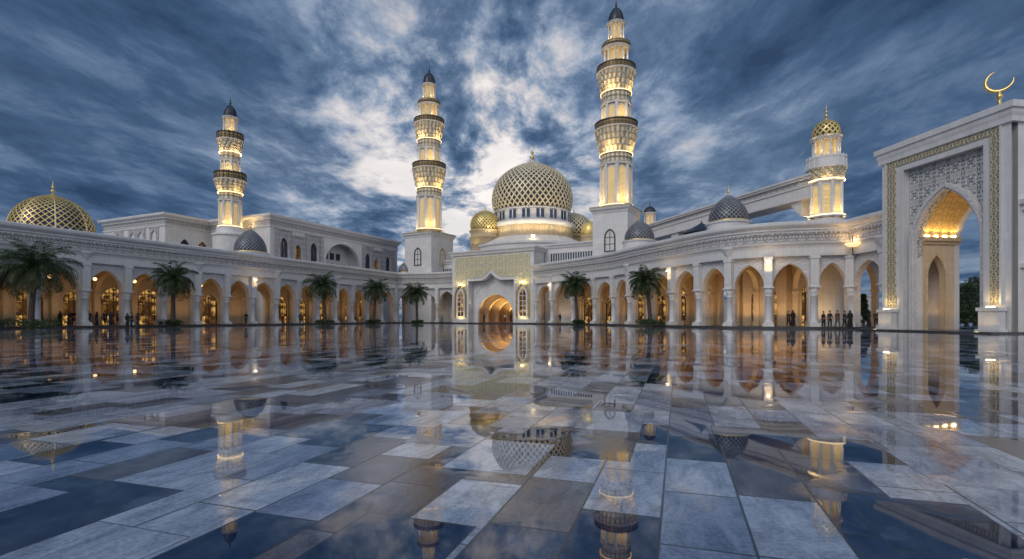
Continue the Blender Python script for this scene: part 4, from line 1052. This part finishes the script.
# ------------------------------------------------------------------ people
ppl = [
 (60, 60, .2, 'robe', 'black', None, 1.66, 'person in a black robe alone by a lit doorway, nearest the biggest palm'),
 (69, 60, -.4, 'robe', 'charcoal', 'black', 1.6, 'person in a charcoal robe standing in front of a lit arched door'),
 (73.5, 60.5, .6, 'man', 'black', 'charcoal', 1.78, 'taller dark dressed person standing close behind the charcoal robe'),
 (89, 60, .3, 'man', 'navy', 'black', 1.7, 'person in a navy shirt just right of a white column'),
 (96.5, 60.5, -.6, 'robe', 'black', 'charcoal', 1.62, 'person in a black robe beside the navy shirt'),
 (105, 61, .1, 'man', 'charcoal', 'black', 1.72, 'person in charcoal clothes under the middle of an arch'),
 (111, 61, .9, 'robe', 'navy', 'navy', 1.6, 'person in a navy robe close beside the charcoal clothes'),
 (118, 62.5, -.2, 'man', 'brown', 'charcoal', 1.7, 'person in a brown shirt farther back in the arcade'),
 (127.5, 54.5, 1.2, 'robe', 'black', None, 1.6, 'person in a black robe out on the wet paving, left one of two'),
 (131.5, 54.8, -.9, 'man', 'charcoal', 'navy', 1.66, 'person in a charcoal shirt on the wet paving between two robes'),
 (137.5, 54.6, -1.3, 'robe', 'charcoal', 'black', 1.64, 'person in a dark charcoal robe out on the wet paving, facing the other'),
 (788.5, 54.5, .4, 'man', 'charcoal', 'black', 1.58, 'slim dark person beside the wide black robe under the curved arcade'),
 (793, 54.3, -.3, 'robe', 'black', None, 1.7, 'person in a wide black robe under the arch right of the lit shop'),
 (823.5, 51.0, .3, 'man', 'black', 'black', 1.62, 'slender person all in black, first of the row at the column'),
 (829.8, 50.9, -.2, 'man', 'charcoal', 'black', 1.68, 'person in a charcoal shirt second in the row on the step'),
 (837.5, 50.9, .1, 'man', 'brown', 'grey', 1.72, 'person in a brown shirt and grey trousers in the row on the step'),
 (844.5, 50.9, .5, 'man', 'navy', 'charcoal', 1.66, 'person in a navy shirt beside the big black robe on the step'),
 (850, 50.7, -.4, 'robe', 'black', None, 1.72, 'person in a big black robe at the end of the row on the step'),
 (869, 53.0, .6, 'robe', 'charcoal', 'black', 1.7, 'person in a charcoal robe in the last bay before the gate'),
 (876, 52.0, -.6, 'man', 'olive', 'black', 1.6, 'person in an olive shirt close to the gate pier'),
 (560, 92, .2, 'man', 'navy', 'black', 1.7, 'person in a navy shirt in a doorway right of the entrance portal'),
 (628, 74, .0, 'robe', 'black', None, 1.65, 'person in a black robe between two columns left of the smaller dome palm'),
 (484, 103.5, .0, 'robe', 'black', None, 1.65, 'person in a black robe just inside the entrance portal'),
 (505, 103, .3, 'man', 'white', 'charcoal', 1.75, 'person in a white shirt just inside the entrance portal'),
 (511, 103, -.3, 'man', 'charcoal', 'black', 1.72, 'person in a charcoal shirt beside the white shirt in the portal'),
 (300, 80, .3, 'man', 'navy', 'charcoal', 1.7, 'person in a navy shirt in the middle bays of the long arcade'),
 (246, 70.5, .3, 'man', 'black', 'charcoal', 1.7, 'person in black by a column below the small slate dome'),
]
for (px, D, rz, kind, t, bt, h, lab) in ppl:
    x, y, z = at(px, D); z = 0 if 54.4 <= D <= 54.9 and px < 200 else .22
    if 820 < px < 855: z = .12
    person(lab, (x, y, z), rz, kind, t, bt, h, random.choice((.06, .12, .18)), 'visitors in the court', random.choice((0, 0, .6)))

# ------------------------------------------------------------------ sky, sun, camera
SUN_EL, SUN_AZ = R(35), math.atan2(-.55, -.72)      # direction to the sun, measured from +Y towards +X
w = bpy.data.worlds.new('World'); SC.world = w; w.use_nodes = True; nt = w.node_tree; nt.nodes.clear()
out = nt.nodes.new('ShaderNodeOutputWorld')
sky = N(nt, 'TexSky', sky_type='NISHITA', sun_disc=False, sun_elevation=SUN_EL, sun_rotation=SUN_AZ)
d = N(nt, 'TexCoord').outputs['Generated']
s = N(nt, 'SeparateXYZ', {0: d})
zz = M_(nt, 'ADD', M_(nt, 'MAXIMUM', s.outputs[2], 0.0), .10)
px_ = M_(nt, 'DIVIDE', s.outputs[0], zz); py_ = M_(nt, 'DIVIDE', s.outputs[1], zz)
q = N(nt, 'CombineXYZ', {0: px_, 1: M_(nt, 'MULTIPLY', py_, .56), 2: 0.0}).outputs[0]
wp = N(nt, 'TexNoise', {'Vector': q, 'Scale': .8, 'Detail': 4.0}).outputs[1]
q2 = N(nt, 'VectorMath', {0: q, 1: N(nt, 'VectorMath', {0: N(nt, 'VectorMath', {0: wp, 1: (.5, .5, .5)}, operation='SUBTRACT').outputs[0], 'Scale': .5}, operation='SCALE').outputs[0]}, operation='ADD').outputs[0]
n1 = N(nt, 'TexNoise', {'Vector': q2, 'Scale': 1.1, 'Detail': 10.0, 'Roughness': .57}).outputs[0]
n2 = N(nt, 'TexNoise', {'Vector': N(nt, 'Mapping', {'Vector': q2, 'Location': (3.7, 1.3, 2.0), 'Scale': (2.0, 2.3, 1)}).outputs[0], 'Scale': 1.4, 'Detail': 11.0, 'Roughness': .65}).outputs[0]
def glow(px, py, k):
    v = Vector((px-512, 512, 318-py)).normalized()
    dt = N(nt, 'VectorMath', {0: d, 1: tuple(v)}, operation='DOT_PRODUCT').outputs['Value']
    return M_(nt, 'POWER', M_(nt, 'MAXIMUM', dt, 0.0), k)
gl = M_(nt, 'ADD', M_(nt, 'MULTIPLY', glow(470, 150, 26), .75), M_(nt, 'ADD', M_(nt, 'MULTIPLY', glow(510, 90, 9), .30), M_(nt, 'MULTIPLY', glow(470, 185, 160), .35)))
gl_d = M_(nt, 'MULTIPLY', gl, M_(nt, 'MULTIPLY_ADD', SM(nt, M_(nt, 'SUBTRACT', M_(nt, 'MULTIPLY', n2, 1.0), M_(nt, 'MULTIPLY', n1, .35)), .10, .52), 1.35, .08))
den = SM(nt, n1, .36, .60)
t = M_(nt, 'ADD', M_(nt, 'MULTIPLY', n2, 1.12), M_(nt, 'MULTIPLY', n1, -1.06))
t = M_(nt, 'ADD', t, M_(nt, 'MULTIPLY', SM(nt, s.outputs[2], .30, .0), .10))
t = M_(nt, 'SUBTRACT', t, M_(nt, 'MULTIPLY', SM(nt, s.outputs[2], .30, .58), .09))
t = M_(nt, 'ADD', M_(nt, 'ADD', t, .20), M_(nt, 'MULTIPLY', gl_d, .46))
cl = RAMP(nt, t, [(0.0, (.026, .055, .115)), (.22, (.056, .105, .20)), (.40, (.125, .19, .31)), (.56, (.29, .36, .48)), (.70, (.57, .565, .61)), (.92, (.95, .89, .86))])
back = M_(nt, 'MULTIPLY_ADD', SM(nt, s.outputs[1], .25, -.35), 2.1, 1.0)  # unseen sky behind the camera and overhead brightened to light the facades
zen = M_(nt, 'MULTIPLY_ADD', SM(nt, s.outputs[2], .62, .95), 1.0, 1.0)
clb = N(nt, 'HueSaturation', {'Color': cl, 'Saturation': M_(nt, 'MULTIPLY_ADD', SM(nt, s.outputs[1], .25, -.35), -.78, 1.0)}).outputs[0]
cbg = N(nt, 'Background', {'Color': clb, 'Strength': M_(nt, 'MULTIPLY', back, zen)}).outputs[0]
sbg = N(nt, 'Background', {'Color': sky.outputs[0], 'Strength': .05}).outputs[0]
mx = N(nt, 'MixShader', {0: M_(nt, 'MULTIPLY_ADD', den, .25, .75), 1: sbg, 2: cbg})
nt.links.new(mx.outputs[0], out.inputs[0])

sl = bpy.data.lights.new('sun', 'SUN'); sl.energy = .75; sl.angle = R(25); sl.color = (1, .93, .85)
so = bpy.data.objects.new('sun', sl); COL.objects.link(so)
dv = Vector((math.sin(SUN_AZ)*math.cos(SUN_EL), math.cos(SUN_AZ)*math.cos(SUN_EL), math.sin(SUN_EL)))
so.rotation_euler = dv.to_track_quat('Z', 'Y').to_euler(); so.location = dv*200

cam = bpy.data.cameras.new('camera'); cam.sensor_width = 36; cam.lens = 18.0; cam.shift_y = (HY - 279.5)/1024; cam.clip_end = 5000; cam.clip_start = .05
co = bpy.data.objects.new('camera', cam); COL.objects.link(co); co.location = (0, 0, CAMH); co.rotation_euler = (R(90), 0, 0); SC.camera = co
vs = SC.view_settings; vs.view_transform = 'Standard'; vs.look = 'None'; vs.exposure = .1; vs.gamma = 1; vs.use_curve_mapping = False
cy = SC.cycles; cy.use_denoising = True; cy.max_bounces = 6; cy.diffuse_bounces = 3; cy.glossy_bounces = 4; cy.sample_clamp_indirect = 4.0; cy.caustics_reflective = False; cy.caustics_refractive = False
SC.cycles.use_light_tree = True
